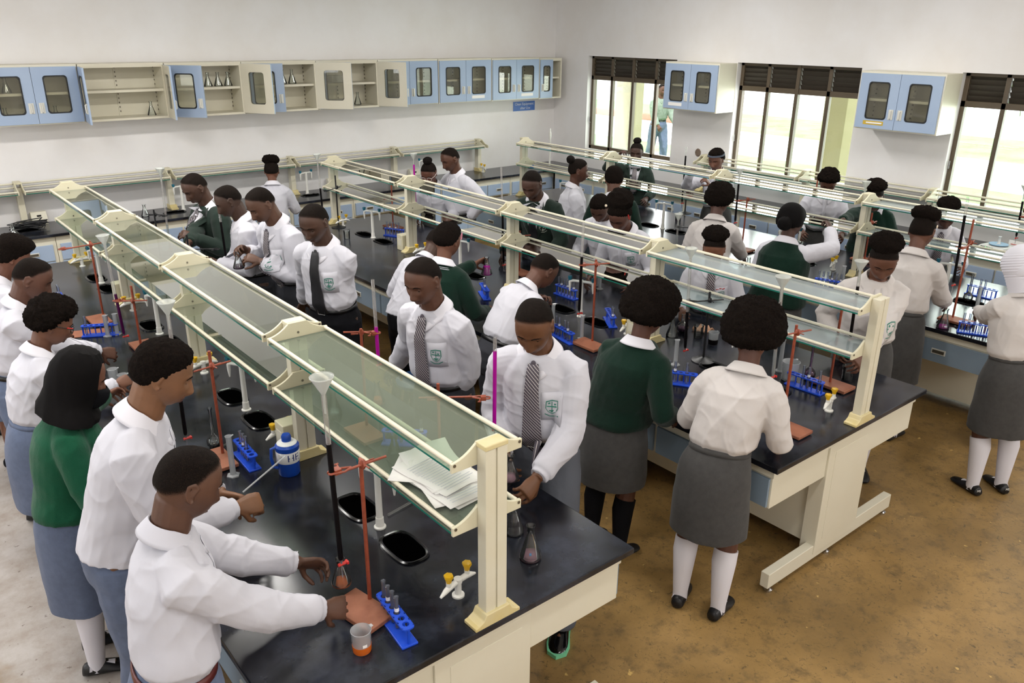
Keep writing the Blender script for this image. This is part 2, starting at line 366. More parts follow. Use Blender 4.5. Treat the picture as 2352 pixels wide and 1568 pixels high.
def handle(par, M):
    q = MB(); q.box(-.05, .05, -.004, .004, -.02, .02); q.box(-.042, .042, -.008, -.003, -.012, .012, 1)
    v = q.v; q.v = [tuple(M @ Vector(p)) for p in v]; return q.build('handle', [M_handle, M_bolt], par, smooth=False, bevel=.002)
def island(name, label, xc, yn, yf, near=True):
    t = thing(name, label, 'laboratory bench', (xc, 0, 0)); L, Rr = -.81, .71
    q = MB(); q.box(L, Rr, yn, yf, H0-.03, H0); q.build('worktop', M_top, t, smooth=False, bevel=.004)
    q = MB(); q.box(L+.04, Rr-.03, yn+.04, yf-.04, H0-.085, H0-.03); q.build('apron', M_cream, t, smooth=False, bevel=.002)
    xl, xr = -.25, .19
    q = MB(); q.box(xl+.03, xr-.03, yn+.11, yf-.12, .115, H0-.085); q.build('service_core', M_cream, t, smooth=False)
    for y0, s in ((yn, 1), (yf-.10, -1)):
        q = MB(); ya, yb = (y0+.04, y0+.13) if s > 0 else (y0-.03, y0+.06)
        q.box(xl-.0, xr, ya, yb, .08, H0-.085); pn = q.build('end_panel', M_cream, t, smooth=False, bevel=.002)
        q = MB(); q.box(xl+.065, xr-.045, (ya if s > 0 else yb)-s*.002, (ya if s > 0 else yb)+s*.004, .16, H0-.13)
        q.build('access_plate', M_cream, pn, smooth=False, bevel=.001)
        q = MB(); q.box(L+.14, Rr-.09, y0+.045, y0+.095, .045, .135); fb = q.build('foot_bar', M_cream, t, smooth=False, bevel=.003)
        for x in (L+.19, Rr-.12, -.06):
            q = MB(); q.lathe([(0, 0), (.022, 0), (.024, .012), (.010, .02), (.010, .05), (0, .05)], 12, (x, y0+.07, 0)); q.build('levelling_foot', M_chrome, fb)
    n = int(round((yf-yn-.1)/.75)); w = (yf-yn-.1)/n
    for side in (-1, 1):
        x0, x1 = (L+.05, xl) if side < 0 else (xr, Rr-.035)
        for k in range(n):
            a = yn+.05+k*w; b = a+w-.004
            q = MB(); q.box(x0, x1, a, b, H0-.265, H0-.088); q.build('drawer_box', M_cream, t, smooth=False, bevel=.002)
            q = MB(); xf = x0 if side < 0 else x1; q.box(xf+side*.001, xf+side*.016, a+.01, b-.008, H0-.258, H0-.095); d = q.build('drawer_front', M_bluegrey, t, smooth=False, bevel=.002)
            handle(d, Matrix.Translation((xf+side*.018, (a+b)/2, H0-.175)) @ Matrix.Rotation(R(90 if side > 0 else -90), 4, 'Z'))
    return t
AX, BX, CX = -4.45, -1.92, .70
YN, YF = -6.325, -.20
island('island_bench', 'black-topped island bench nearest the camera, its open shoe-height end in front', AX, YN, YF)
island('island_bench', 'black-topped island bench in the middle of the room', BX, YN, YF)
island('island_bench', 'black-topped island bench farthest right beside the windows', CX, YN, YF)
rack('glass_rack', 'two-tier glass shelf rack running along the nearest bench', AX, PY, YN)
rack('glass_rack', 'two-tier glass shelf rack running along the middle bench, its end post uncapped', BX, PY, YN, clear=True)
rack('glass_rack', 'two-tier glass shelf rack on the bench next to the windows', CX, PY, YN, clear=True)
# wall benches: one worktop in an L, base units of their own
def wall_top(name, label, x0, x1, y0, y1):
    q = MB(); q.box(x0, x1, y0, y1, H0-.03, H0); return tag(q.build(name, M_top, smooth=False, bevel=.004), label, 'worktop')
DF, EF = .975, 2.26
wall_top('worktop', 'black worktop running along the back wall under the cupboards', -7.5, XW, DF, YB)
wall_top('worktop', 'black worktop running below the windows', EF, XW, -7.5, DF-.001)
def base_unit(label, M, w, kind, group):
    """front at y=0 facing -y, width w along x, to y=.6"""
    t = thing('base_unit', label, 'cabinet', tuple(M.translation), M.to_euler().z, group); q = MB(); zt = H0-.03
    if kind == 'door':
        q.box(0, w, .02, .6, .08, zt-.0); q.box(.02, w-.02, .06, .58, 0, .08)
    elif kind == 'knee': q.box(0, w, .02, .6, zt-.26, zt); q.box(0, .02, .03, .6, 0, zt-.26); q.box(w-.02, w, .03, .6, 0, zt-.26); q.box(0, w, .55, .6, .1, zt-.2)
    q.build('carcass', M_cream, t, smooth=False, bevel=.002)
    if kind == 'door':
        for j in range(2):
            q = MB(); a = .03+j*(w/2-.02); q.box(a, a+w/2-.045, 0, .02, zt-.25, zt-.085); d = q.build('drawer_front', M_blue, t, smooth=False, bevel=.002); handle(d, Matrix.Translation((a+w/4-.02, -.004, zt-.165)))
            q = MB(); q.box(a, a+w/2-.045, 0, .02, .11, zt-.262); d = q.build('door_front', M_blue, t, smooth=False, bevel=.002); handle(d, Matrix.Translation((a+w/4-.02, -.004, zt-.33)))
    else:
        n = 2
        for j in range(n):
            q = MB(); a = .02+j*(w/n-.01); q.box(a, a+w/n-.03, 0, .02, zt-.24, zt-.085); d = q.build('drawer_front', M_blue, t, smooth=False, bevel=.002); handle(d, Matrix.Translation((a+w/n/2-.015, -.004, zt-.165)))
    return t
G1, G2 = 'base units along the back wall', 'base units below the windows'
x = -6.1; kinds = ['door', 'door', 'door', 'door', 'knee', 'door', 'knee', 'door', 'knee', 'door']; i = 0
words = ['far left', 'left of the nearest rack', 'behind the nearest rack', 'behind the blazer boy', 'behind the two boys in white', 'below the cord-strewn sink', 'left of the middle rack', 'behind the middle rack', 'right of the bespectacled girl', 'by the corner']
while x < 2.0:
    w = .85; k = kinds[i % 10]
    base_unit('%s base unit under the back worktop, %s' % ('blue-doored' if k == 'door' else 'knee-gap', words[i]), Matrix.Translation((x, DF+.03, 0)), w-.004, k, G1); x += w; i += 1
y = .9; i = 0
words = ['nearest the corner', 'behind the girl raising a flask', 'under the hole in the wall', 'behind the girl with a headband', 'under the middle window', 'below the larger window-wall cupboard', 'behind the girl in green', 'below the digital balance', 'farthest to the right']
while i < len(words):
    w = .83; k = 'knee' if i % 3 == 1 else 'door'
    base_unit('blue base unit under the window worktop, %s' % words[i], Matrix.Translation((EF+.03, y, 0)) @ Matrix.Rotation(R(-90), 4, 'Z'), w-.004, k, G2); y -= w; i += 1
# single tier shelf along the walls
def wall_rack(label, M, xs):
    t = thing('bench_shelf', label, 'shelf', tuple(M.translation), M.to_euler().z)
    prof = [(.055, .05), (.0, .05), (-.045, .045), (-.09, .012), (-.13, -.012), (-.18, -.02), (-.20, -.032), (-.20, -.062), (.055, -.062)]
    for i, x in enumerate(xs):
        q = MB(); q.box(x-.03, x+.03, -.03, .05, .03, .40); q.build('post', M_post, t, smooth=False, bevel=.003)
        q = MB(); q.prism([(-.11, 0), (.06, 0), (.06, .05), (-.05, .05), (-.07, .025), (-.11, .015)], 0, x-.04, x+.04); q.build('post_foot', M_yel, t, smooth=False, bevel=.003)
        q = MB(); q.prism([(y, z+.415) for y, z in prof], 0, x-.034, x-.024); q.prism([(y, z+.415) for y, z in prof], 0, x+.024, x+.034); q.prism([(.055, .465), (-.045, .46), (-.045, .44), (.055, .44)], 0, x-.03, x+.03)
        br = q.build('bracket', M_creamp, t, smooth=False, bevel=.002)
        for a, b in ((.01, .44), (.005, .40)):
            q = MB(); q.tube([(x-.038, a, b), (x+.038, a, b)], .007, n=8); q.build('bolt', M_bolt, br)
    for a, b in zip(xs[:-1], xs[1:]):
        q = MB(); v = [(xx, yy, zz) for xx in (a+.036, b-.036) for yy in (-.19, .05) for zz in (.357, .365)]
        q.add(v, [(1, 3, 7, 5), (0, 4, 6, 2)], 0); q.add(v, [(0, 2, 3, 1), (4, 5, 7, 6), (0, 1, 5, 4), (2, 6, 7, 3)], 1); q.build('glass_plate', [M_shelfgl2, M_edge], t, smooth=False)
        for yy, zz in ((-.185, .386), (.035, .40), (.035, .44)):
            q = MB(); q.tube([(a+.034, yy, zz), (b-.034, yy, zz)], .0095, n=8); q.build('guard_rail', M_post, t)
    return t
wall_rack('single glass shelf on posts along the back wall worktop', Matrix.Translation((0, YB-.10, H0)), [-6.07, -4.57, -3.07, -1.57, -.08, 1.35])
wall_rack('single glass shelf on posts along the window worktop', Matrix.Translation((XW-.10, 0, H0)) @ Matrix.Rotation(R(-90), 4, 'Z'), [1.45, 2.93, 4.40, 5.9])
# ---------------------------------------------------------------- people
SK = {}
def skin(h):
    if h not in SK:
        b = '#'+''.join('%02x' % min(255, int(int(h[i:i+2], 16)*1.22+4)) for i in (1, 3, 5)); SK[h] = mat('skin_tone', b, rough=.5, spec=.4, bump=(350, .12, .002), var=(9, h, .6))
    return SK[h]
M_hair = mat('black_hair', '#0e0b0a', rough=.9, spec=.1, bump=(420, 1.0, .003), var=(160, '#241d18', .5))
M_afro = mat('afro_hair', '#14100e', rough=.95, spec=.06, bump=(260, 1.0, .012), var=(120, '#2b221c', .5))
def cotton(name, col): return mat(name, col, rough=.85, spec=.12, bump=(45, .12, .004), sheen=.05)
def creases(o, amp, seed, wl=1.0):
    """cloth folds: broken ridges running over the garment"""
    me = o.data; n = len(me.vertices); P = np.empty(n*3, 'f'); N = np.empty(n*3, 'f'); me.vertices.foreach_get('co', P); me.vertices.foreach_get('normal', N)
    P = P.reshape(-1, 3).astype(float); N = N.reshape(-1, 3); g = np.random.RandomState(seed); d = np.zeros(n); Q = P/wl
    for k in range(5):
        a = g.normal(size=3); a[2] *= .7; a /= np.linalg.norm(a); ph = g.uniform(0, 6, 6); fr = g.uniform(42, 75)
        wv = .9*np.sin(Q@g.normal(size=3)*14+ph[0])+.6*np.sin(Q@g.normal(size=3)*23+ph[1])
        r = 1-np.abs(np.sin((Q@a)*fr*.5+wv+ph[2])); r = r**2.2
        m = np.clip(.5+.9*np.sin(Q@g.normal(size=3)*9+ph[3])*np.sin(Q@g.normal(size=3)*8+ph[4]), 0, 1)
        d += (r-.3)*m
    P += N*(d*amp)[:, None]; me.vertices.foreach_set('co', P.astype('f').ravel()); me.update()
M_white = cotton('white_cotton', '#c9c8d0')
M_white2 = cotton('white_poly', '#cbc5c2')
M_collar = mat('collar_white', '#dcdae1', rough=.8, spec=.2)
M_green = mat('green_knit', '#164f37', rough=.95, spec=.1, bump=(240, .5, .004), sheen=.15)
M_dgreen = mat('dark_green_knit', '#10281f', rough=.95, spec=.1, bump=(240, .5, .004), sheen=.15)
M_blaz = mat('green_wool', '#222e28', rough=.9, spec=.15, bump=(90, .15, .003), sheen=.1)
M_grey = mat('charcoal_wool', '#4a4948', rough=.92, spec=.12, bump=(120, .2, .003), var=(30, '#3e3d3d', .5), sheen=.1)
M_bgrey = mat('blue_grey_wool', '#66718a', rough=.92, spec=.12, bump=(120, .2, .003), var=(30, '#586379', .5), sheen=.1)
M_lgrey = mat('grey_trouser', '#5b5e66', rough=.9, spec=.15, bump=(60, .2, .004))
M_dgrey = mat('dark_trouser', '#34353a', rough=.9, spec=.15, bump=(60, .2, .004))
M_black = mat('black_cloth', '#0f0f13', rough=.9, spec=.15, bump=(60, .2, .004))
M_hijab = mat('black_scarf', '#0d0b0b', rough=.85, spec=.12, bump=(18, .5, .01), stretch=(1, 1, .25))
M_sockw = mat('white_sock', '#dddbe3', rough=.95, spec=.1, bump=(300, .2, .002))
M_shoe = mat('black_leather', '#0b0b0f', rough=.42, spec=.5)
M_belt = mat('black_belt', '#0e0d0f', rough=.4)
M_beltb = mat('brown_belt', '#5a2320', rough=.4)
M_metal = mat('buckle_steel', '#c8c8c8', rough=.25, metal=1)
M_eye = mat('eye_white', '#d8cfc4', rough=.2)
M_iris = mat('eye_dark', '#120a07', rough=.1)
M_lip = mat('lip', '#43241f', rough=.5)
M_badge = mat('green_thread', '#2f7a68', rough=.8)
M_gold = mat('gold_thread', '#b9a45a', rough=.7)
M_pale = mat('pale_thread', '#c9cfc2', rough=.8)
M_red = mat('red_plastic', '#c02a24', rough=.35)
M_tieb = mat('black_tie', '#17161a', rough=.6, bump=(200, .1, .002))
def stripe_mat():
    m = bpy.data.materials.new('striped_tie'); m.use_nodes = True; nt = m.node_tree; L = nt.links.new; b = nt.nodes['Principled BSDF']
    uv = nd(nt, 'ShaderNodeUVMap'); sx = nd(nt, 'ShaderNodeSeparateXYZ'); L(uv.outputs[0], sx.inputs[0])
    a = nd(nt, 'ShaderNodeMath', operation='ADD'); L(sx.outputs[0], a.inputs[0]); L(sx.outputs[1], a.inputs[1])
    q = nd(nt, 'ShaderNodeMath', operation='MULTIPLY'); q.inputs[1].default_value = 1/.017; L(a.outputs[0], q.inputs[0])
    fr = nd(nt, 'ShaderNodeMath', operation='FRACT'); L(q.outputs[0], fr.inputs[0])
    g = nd(nt, 'ShaderNodeMath', operation='GREATER_THAN'); g.inputs[1].default_value = .80; L(fr.outputs[0], g.inputs[0])
    x = nd(nt, 'ShaderNodeMix', data_type='RGBA'); x.inputs[6].default_value = lin('#4a434d'); x.inputs[7].default_value = lin('#cfc9c6'); L(g.outputs[0], x.inputs[0])
    L(x.outputs[2], b.inputs['Base Color']); b.inputs['Roughness'].default_value = .6; return m
M_tie = stripe_mat()

def hair_fade():
    m = bpy.data.materials.new('cropped_hair'); m.use_nodes = True; nt = m.node_tree; L = nt.links.new; b = nt.nodes['Principled BSDF']; o = nt.nodes['Material Output']
    b.inputs['Base Color'].default_value = lin('#120e0c'); b.inputs['Roughness'].default_value = .9; b.inputs['Specular IOR Level'].default_value = .1
    tc = nd(nt, 'ShaderNodeTexCoord'); n = nd(nt, 'ShaderNodeTexNoise', Scale=420.0, Detail=3.0); L(tc.outputs['Object'], n.inputs['Vector'])
    u = nd(nt, 'ShaderNodeBump', Strength=1.0, Distance=.003); L(n.outputs['Fac'], u.inputs['Height']); L(u.outputs[0], b.inputs['Normal'])
    cr = nd(nt, 'ShaderNodeMix', data_type='RGBA'); cr.inputs[6].default_value = lin('#0d0a09'); cr.inputs[7].default_value = lin('#2e241d'); r0 = nd(nt, 'ShaderNodeMapRange'); r0.inputs[1].default_value = .45; r0.inputs[2].default_value = .7; L(n.outputs['Fac'], r0.inputs[0]); L(r0.outputs[0], cr.inputs[0]); L(cr.outputs[2], b.inputs['Base Color'])
    a = nd(nt, 'ShaderNodeAttribute', attribute_name='fade'); q = nd(nt, 'ShaderNodeMath', operation='MULTIPLY_ADD'); L(n.outputs['Fac'], q.inputs[0]); q.inputs[1].default_value = .5; L(a.outputs['Fac'], q.inputs[2])
    r = nd(nt, 'ShaderNodeMapRange'); r.inputs[1].default_value = .90; r.inputs[2].default_value = 1.22; L(q.outputs[0], r.inputs[0])
    t = nd(nt, 'ShaderNodeBsdfTransparent'); x = nd(nt, 'ShaderNodeMixShader'); L(r.outputs[0], x.inputs[0]); L(t.outputs[0], x.inputs[1]); L(b.outputs[0], x.inputs[2]); L(x.outputs[0], o.inputs[0]); return m
M_crop = hair_fade()
def unit(v): return v/(np.linalg.norm(v)+1e-9)
def rot(axis, a): return np.array(Matrix.Rotation(a, 3, Vector(axis)))
def sstep(a, b, x):
    t = min(1, max(0, (x-a)/(b-a))); return t*t*(3-2*t)
NS, NR = 44, 34
def head_dirs():
    for i in range(NR+1):
        th = math.pi*i/NR
        for j in range(NS):
            ph = 2*math.pi*j/NS
            yield i, j, V(math.sin(th)*math.cos(ph), math.sin(th)*math.sin(ph), math.cos(th))
def head_pt(d, fem):
    """skull and face surface for the unit direction d (x ahead, y left, z up), metres, head 0.225 tall"""
    x, y, z = d
    k_ = (abs(x)**2.5+abs(y)**2.5+abs(z)**2.5)**(-1/2.5); p = V(.088*x, .0705*y, .106*z)*k_
    if z < 0:
        k = (-z)**1.3; p[1] *= 1-(.37 if fem else .32)*k*(1 if x > -.2 else .8)
        if x < 0: p[0] *= 1-.55*k
        else: p[0] *= 1-.02*k
    if x > 0: p[0] = p[0]*(1-.07*x*x)+.004*x*(1 if z < .2 else .3)
    if x < 0 and z > -.2: p[0] *= 1.06
    Y, Z = p[1], p[2]
    if x > .1:
        g = lambda y0, z0, sy, sz: math.exp(-((Y-y0)/sy)**2-((Z-z0)/sz)**2)
        f = sstep(.1, .5, x)
        tz = (Z+.045)/.055
        nose = math.exp(-(Y/(.0105+.006*max(0, 1-abs(tz)*1.2)))**2)*(.024*sstep(1.15, 0, tz) if tz > 0 else .024*sstep(-.32, 0, tz))
        n2 = .010*(g(.013, -.043, .008, .009)+g(-.013, -.043, .008, .009))
        eye = -.011*(g(.031, .002, .017, .012)+g(-.031, .002, .017, .012))
        brow = .004*(g(.03, .021, .022, .008)+g(-.03, .021, .022, .008))+.003*g(0, .045, .05, .03)
        lip = .011*g(0, -.066, .022, .0065)+.010*g(0, -.078, .019, .006)-.004*g(0, -.0715, .024, .0022)
        chin = .008*g(0, -.099, .02, .012)-.004*g(0, -.088, .02, .005)
        chk = .004*(g(.042, -.03, .02, .022)+g(-.042, -.03, .02, .022))
        p[0] += f*(nose+n2+eye+brow+lip+chin+chk)
    return p
def grid_faces():
    f = []
    for i in range(NR):
        for j in range(NS):
            a = i*NS+j; b = i*NS+(j+1) % NS; f.append((a, a+NS, b+NS, b))
    return f
GF = grid_faces()
def hairline(p, fem):
    """>0 inside the hair area"""
    x, y, z = p
    t = (x+.09)/.18
    zl = -.066+t*.085 if t < .42 else (-.030+(t-.42)/.2*.045 if t < .62 else .015+(t-.62)/.38*.049)
    return z-zl
def hair_cap(mb, Mh, off, thick, fem=True, amp=.0, freq=60, seed=0, shape=None, fade=.018, low=0):
    vs = []; mb.fade = []
    for i, j, d in head_dirs():
        p = head_pt(d, fem); h = hairline(p, fem); mb.fade.append(sstep(0, fade*(1.3 if fem else 2.1), h+.002))
        m = sstep(-low, fade-low, h); bs = .008 if not shape or thick < .03 else .034; t = -bs+(thick+bs)*m
        if shape: t = -bs+(shape(d, p)+bs)*m
        if amp: t += m*amp*(noise.noise(Vector(p)*freq+Vector((seed, 0, 0))))
        vs.append(Mh @ (p+d*t)+off)
    mb.add(vs, GF)

def person(name, label, head, yaw, lean=10, hp=25, hyaw=0, hroll=0, fem=False, top='shirt', bottom='trousers', hair='short', sk='#4a2f22',
           lh=None, rh=None, grip=(.5, .5), vox=.0055, tie=None, crest=False, legs=None, socks=None, shoes=None, belt=True, side=0, fat=1.0,
           topm=None, botm=None, tuck=True, lpn=None, rpn=None, feet=None, extra=(), group=None, lpole=None, rpole=None, hem=.27, afro=1.0, Hfix=None, elb=0.0):
    fem = fem
    # ---- skeleton; all lengths in statures, local x ahead, y left
    lean = R(lean); n = 12; Lt = .30
    us = np.linspace(0, Lt, n+1); pos = [V(0, 0, .52)]; dirs = []
    for i in range(n):
        a = lean*(.55+.75*us[i]/Lt); dirs.append(a); pos.append(pos[-1]+V(math.sin(a), math.sin(R(side)), math.cos(a))*(Lt/n))
    dirs.append(lean*1.3)
    def sp(u):
        u = min(max(u*n, 0), n-1e-6); i = int(u); t = u-i
        return pos[i]*(1-t)+pos[i+1]*t, dirs[i]*(1-t)+dirs[i+1]*t
    hpr, hyr, hrr = R(hp), R(hyaw), R(hroll)
    Hm = rot((0, 0, 1), hyr) @ rot((0, 1, 0), hpr) @ rot((1, 0, 0), hrr)
    nb = pos[-1]; hc0 = nb+unit(V(math.sin(lean*1.3+hpr*.25), 0, math.cos(lean*1.3+hpr*.25)))*.026+Hm @ V(.010, 0, .066)
    H = Hfix or head[2]/hc0[2]
    hs = (H/1.66)**.5*1.07
    Rz = rot((0, 0, 1), R(yaw)); base = V(head[0], head[1], 0)-Rz @ V(hc0[0]*H, hc0[1]*H, 0)
    root = thing('person', label, 'person', tuple(base), 0, group)
    W = lambda p: Rz @ (np.array(p)*H)           # statures, person frame -> metres in root space
    hc = W(hc0); HM = Rz @ Hm
    hpt = lambda p: HM @ (np.array(p)*hs)+hc
    toL = lambda p: np.array(p)-base
    def torso_ring(u, a, b, nn=26, dx=0, pw=2.3):
        c, g = sp(u); X = V(math.cos(g), 0, -math.sin(g)); Y = V(0, 1, 0); r = []
        for t in np.linspace(0, 2*math.pi, nn, endpoint=False):
            cx, sy = math.cos(t), math.sin(t); q = lambda w: math.copysign(abs(w)**(2/pw), w)
            r.append(W(c+X*(b*q(cx)+dx)+Y*a*q(sy)))
        return r
    shw = (.083 if fem else .092)*(.5+.5*fat)
    arms = []
    for s, tgt, pole in ((1, lh, lpole), (-1, rh, rpole)):
        c, g = sp(.835); S = W(c+V(0, s*shw, 0)); L1, L2 = .172*H, .152*H
        if tgt is None: T = W(V(.21, s*.12, 0)); T[2] = .935
        else: T = toL(tgt)
        d = T-S; D = np.linalg.norm(d)
        if D > (L1+L2)*.985: T = S+d/D*(L1+L2)*.985; d = T-S; D = np.linalg.norm(d)
        D = max(D, abs(L1-L2)+.05)
        ca = (L1*L1+D*D-L2*L2)/(2*L1*D); ca = min(1, max(-1, ca)); u = unit(d)
        po = Rz @ V(*(pole or (-.5, s*.42, -.75))); po = unit(po-u*(po@u))
        E = S+u*L1*ca+po*L1*math.sqrt(1-ca*ca); arms.append((s, S, E, T))
    # ---- body
    mb = MB()
    hv = [hpt(head_pt(d, fem)) for i, j, d in head_dirs()]; mb.add(hv, GF)
    for s in (1, -1):
        for (ex, ez, r) in ((-.006, .018, .0), ):
            ear = [(-.004, .0), (.006, .022), (-.006, .034), (-.022, .026), (-.022, .002), (-.012, -.016), (-.002, -.024), (.002, -.014)]
            mb.tube([hpt((x-.004, s*(.0745-abs(x)*.12), z-.006)) for x, z in ear], .0052*hs, n=7)
            mb.ell(hpt((-.012, s*.070, -.002)), .013*hs, .006*hs, .026*hs, n=8, m=6, M=HM)
    nk = .031 if fem else .0365
    mb.tube([W(sp(.93)[0]), W(nb+(0, 0, 0)), hpt((-.022, 0, -.05)), hpt((-.012, 0, -.02))], [nk*1.08*H, nk*H, nk*H*1.0, nk*H*.95], n=16)
    for u0, u1 in ((0, 1),):
        mb.loft([torso_ring(u, a*fat, b*fat) for u, a, b in ((-.0, .088, .070), (.3, .076, .060), (.65, .086, .064), (.80, .080, .055), (.93, .045, .04), (1.0, .033, .033))])
    for (s, S, E, T) in arms:
        c, g = sp(.86)
        mb.tube([W(c+V(0, s*.05, 0)), S, (S+E)/2, E, (E*.55+T*.45), T], [.030*H, .031*H, .028*H, .0235*H, .0225*H, .0155*H], n=12)
    fpos = feet or ((.0, .062), (-.0, -.062)); legpts = []
    for s, (fx, fy) in zip((1, -1), fpos):
        hip = V(0, s*.05, .50); ank = V(fx-.01, fy, .045); kn = (hip+ank)/2+V(.018, s*.006, 0)
        legpts.append((hip, kn, ank))
        mb.tube([W(hip+V(0, 0, .03)), W(hip), W(hip*.5+kn*.5), W(kn), W(kn*.68+ank*.32-V(.008, 0, 0)), W(ank), W(ank-V(0, 0, .03))], [.05*H*fat, .056*H*fat, .046*H*fat, .033*H, .034*H, .020*H, .020*H], n=12)
        mb.tube([W(ank+V(-.02, 0, -.022)), W(ank+V(.05, s*.006, -.030))], [.016*H, .016*H], n=8)
    # hands
    for (s, S, E, T), gr, pn in zip(arms, grip, (lpn, rpn)):
        f = unit(unit(T-E)+.15*(Rz @ V(1, 0, -.2))); k = H/1.7*1.02
        nrm = Rz @ V(*(pn or (.2, -s*.75, -.6))); nrm = unit(nrm-f*(nrm@f)); t = np.cross(nrm, f)*(-s); t = unit(t)
        t = t if (t @ (Rz @ V(.3, 0, 1))) > -.2 or pn is not None else t
        P = lambda a, b, c: T+(f*a+t*b+nrm*c)*k
        mb.loft([[P(a, b*math.cos(q), c*math.sin(q)) for q in np.linspace(0, 2*math.pi, 12, endpoint=False)] for a, b, c in ((-.025, .022, .017), (.01, .027, .016), (.045, .039, .0155), (.075, .041, .0135), (.092, .036, .009))])
        for b0, ln, fan, ex in ((.031, .074, .16, 0), (.0105, .083, .05, .0), (-.0105, .077, -.06, .06), (-.030, .060, -.20, .12)):
            c1 = .25+gr*1.0+ex*gr; cur = P(.082-abs(b0)*.25, b0, 0); pts = [P(.06, b0*.9, 0), cur]; ang = 0
            for sg, cc in ((.44, c1*.75), (.31, c1*.95), (.25, c1*.6)):
                ang += cc; dirv = f*math.cos(ang)+nrm*math.sin(ang)+t*fan*math.cos(ang); cur = cur+unit(dirv)*ln*sg*k; pts.append(cur)
            r = .0082*k; mb.tube(pts, [r*1.1, r*1.05, r, r*.93, r*.72], n=8)
        tb = P(.022, .026, .006); d1 = unit(f*.62+t*.75+nrm*(.35+.35*gr)); d2 = unit(f*.85+t*(.35-.35*gr)+nrm*(.45+.5*gr))
        mb.tube([P(.0, .012, .004), tb, tb+d1*.038*k, tb+d1*.038*k+d2*.032*k, tb+d1*.038*k+d2*.052*k], [.014*k, .0125*k, .0105*k, .0095*k, .0065*k], n=8)
    body = mb.build('body', skin(sk), root, fix=False)
    rm = body.modifiers.new('r', 'REMESH'); rm.mode = 'VOXEL'; rm.voxel_size = vox; rm.use_smooth_shade = True
    sm = body.modifiers.new('s', 'SMOOTH'); sm.factor = .5; sm.iterations = 1
    bake(body)
    # ---- face
    fb = BVHTree.FromPolygons([tuple(head_pt(d, fem)) for i, j, d in head_dirs()], GF)
    def sx(y, z):
        h = fb.ray_cast(Vector((.3, y, z)), Vector((-1, 0, 0)), .4); return h[0][0] if h[0] is not None else .07
    ex = sx(.031, .0)
    for s in (1, -1):
        q = MB(); q.ell(hpt((ex-.0085, s*.031, .000)), .0115*hs, n=12, m=9, M=HM); q.k = 1; q.ell(hpt((ex-.0040, s*.031, -.004)), .0080*hs, n=10, m=8, M=HM)
        q.build('eye', [M_eye, M_iris], root)
        q = MB(); q.ell(hpt((ex-.0070, s*.031, .0040)), .0122*hs, .0150*hs, .0092*hs, n=14, m=9, M=HM @ rot((0, 1, 0), .25)); q.build('eyelid', skin(sk), root)
        q = MB(); q.tube([hpt((sx(s*y, z)+.0005, s*y, z)) for y, z in ((.012, .016), (.025, .0225), (.038, .0220), (.048, .015))], [.0016, .0027, .0024, .001], n=6); q.build('eyebrow', M_hair, root)
    q = MB()
    for z, h in ((-.0660, .0040), (-.0765, .0052)):
        q.tube([hpt((sx(y, z)-h*.35, y, z-abs(y)*.08)) for y in (-.0215, -.012, 0, .012, .0215)], [.0012, h*.85, h, h*.85, .0012], n=8)
    q.build('lips', M_lip, root)
    # ---- hair or head covering
    afm = lambda d, p: afro*(.056+.022*max(0, d[2])+.012*abs(d[1])-.035*max(0, d[0])*(d[2] < .6))
    q = MB(); hm = M_crop; sd = sum(map(ord, label)) % 97
    HMs = HM*hs
    if hair == 'short': hair_cap(q, HMs, hc, .0045, fem, .002, 130, fade=.03)
    elif hair == 'mid': hm = M_afro; hair_cap(q, HMs, hc, .012, fem, .004, 90, fade=.045)
    elif hair == 'flat': hm = M_afro; hair_cap(q, HMs, hc, .02, fem, .004, 90, shape=lambda d, p: .012+.022*sstep(.2, .9, d[2])+.012*sstep(.3, .9, d[0]))
    elif hair == 'afro': hm = M_afro; hair_cap(q, HMs, hc, .05, fem, .012, 60, sd, shape=afm, fade=.055, low=.018)
    if hair == 'afro':
        q2 = MB(); hair_cap(q2, HMs, hc, .007, fem, .002, 130, fade=.03); n2 = q2.build('nape_hair', M_crop, root); n2.data.attributes.new('fade', 'FLOAT', 'POINT').data.foreach_set('value', q2.fade); n2.modifiers.new('s', 'SUBSURF').render_levels = 1
    elif hair in ('bun', 'puff', 'backbun'):
        hair_cap(q, HMs, hc, .005, fem, .001, 130, fade=.026)
    elif hair in ('scarf', 'knit'):
        hair_cap(q, HMs, hc, .012, fem, 0, shape=lambda d, p: .014+.03*sstep(.1, -.9, d[0])); hm = M_hijab if hair == 'scarf' else M_sockw
    if hair != 'hijab':
        ho = q.build('hair' if hair not in ('scarf', 'knit') else ('head_scarf' if hair == 'scarf' else 'knitted_hat'), hm, root)
        if hm is M_crop:
            at_ = ho.data.attributes.new('fade', 'FLOAT', 'POINT'); at_.data.foreach_set('value', q.fade)
        if hair in ('short', 'bun', 'puff', 'backbun'): md = ho.modifiers.new('s', 'SUBSURF'); md.levels = md.render_levels = 2; bake(ho)
        if hair in ('afro', 'mid', 'flat'):
            md = ho.modifiers.new('s', 'SUBSURF'); md.levels = md.render_levels = 1
            tx = bpy.data.textures.get('fuzz') or bpy.data.textures.new('fuzz', 'CLOUDS'); tx.noise_scale = .012; tx.noise_depth = 2
            dm = ho.modifiers.new('d', 'DISPLACE'); dm.texture = tx; dm.texture_coords = 'LOCAL'; dm.strength = .030 if hair == 'afro' else .011; dm.mid_level = .4; bake(ho)
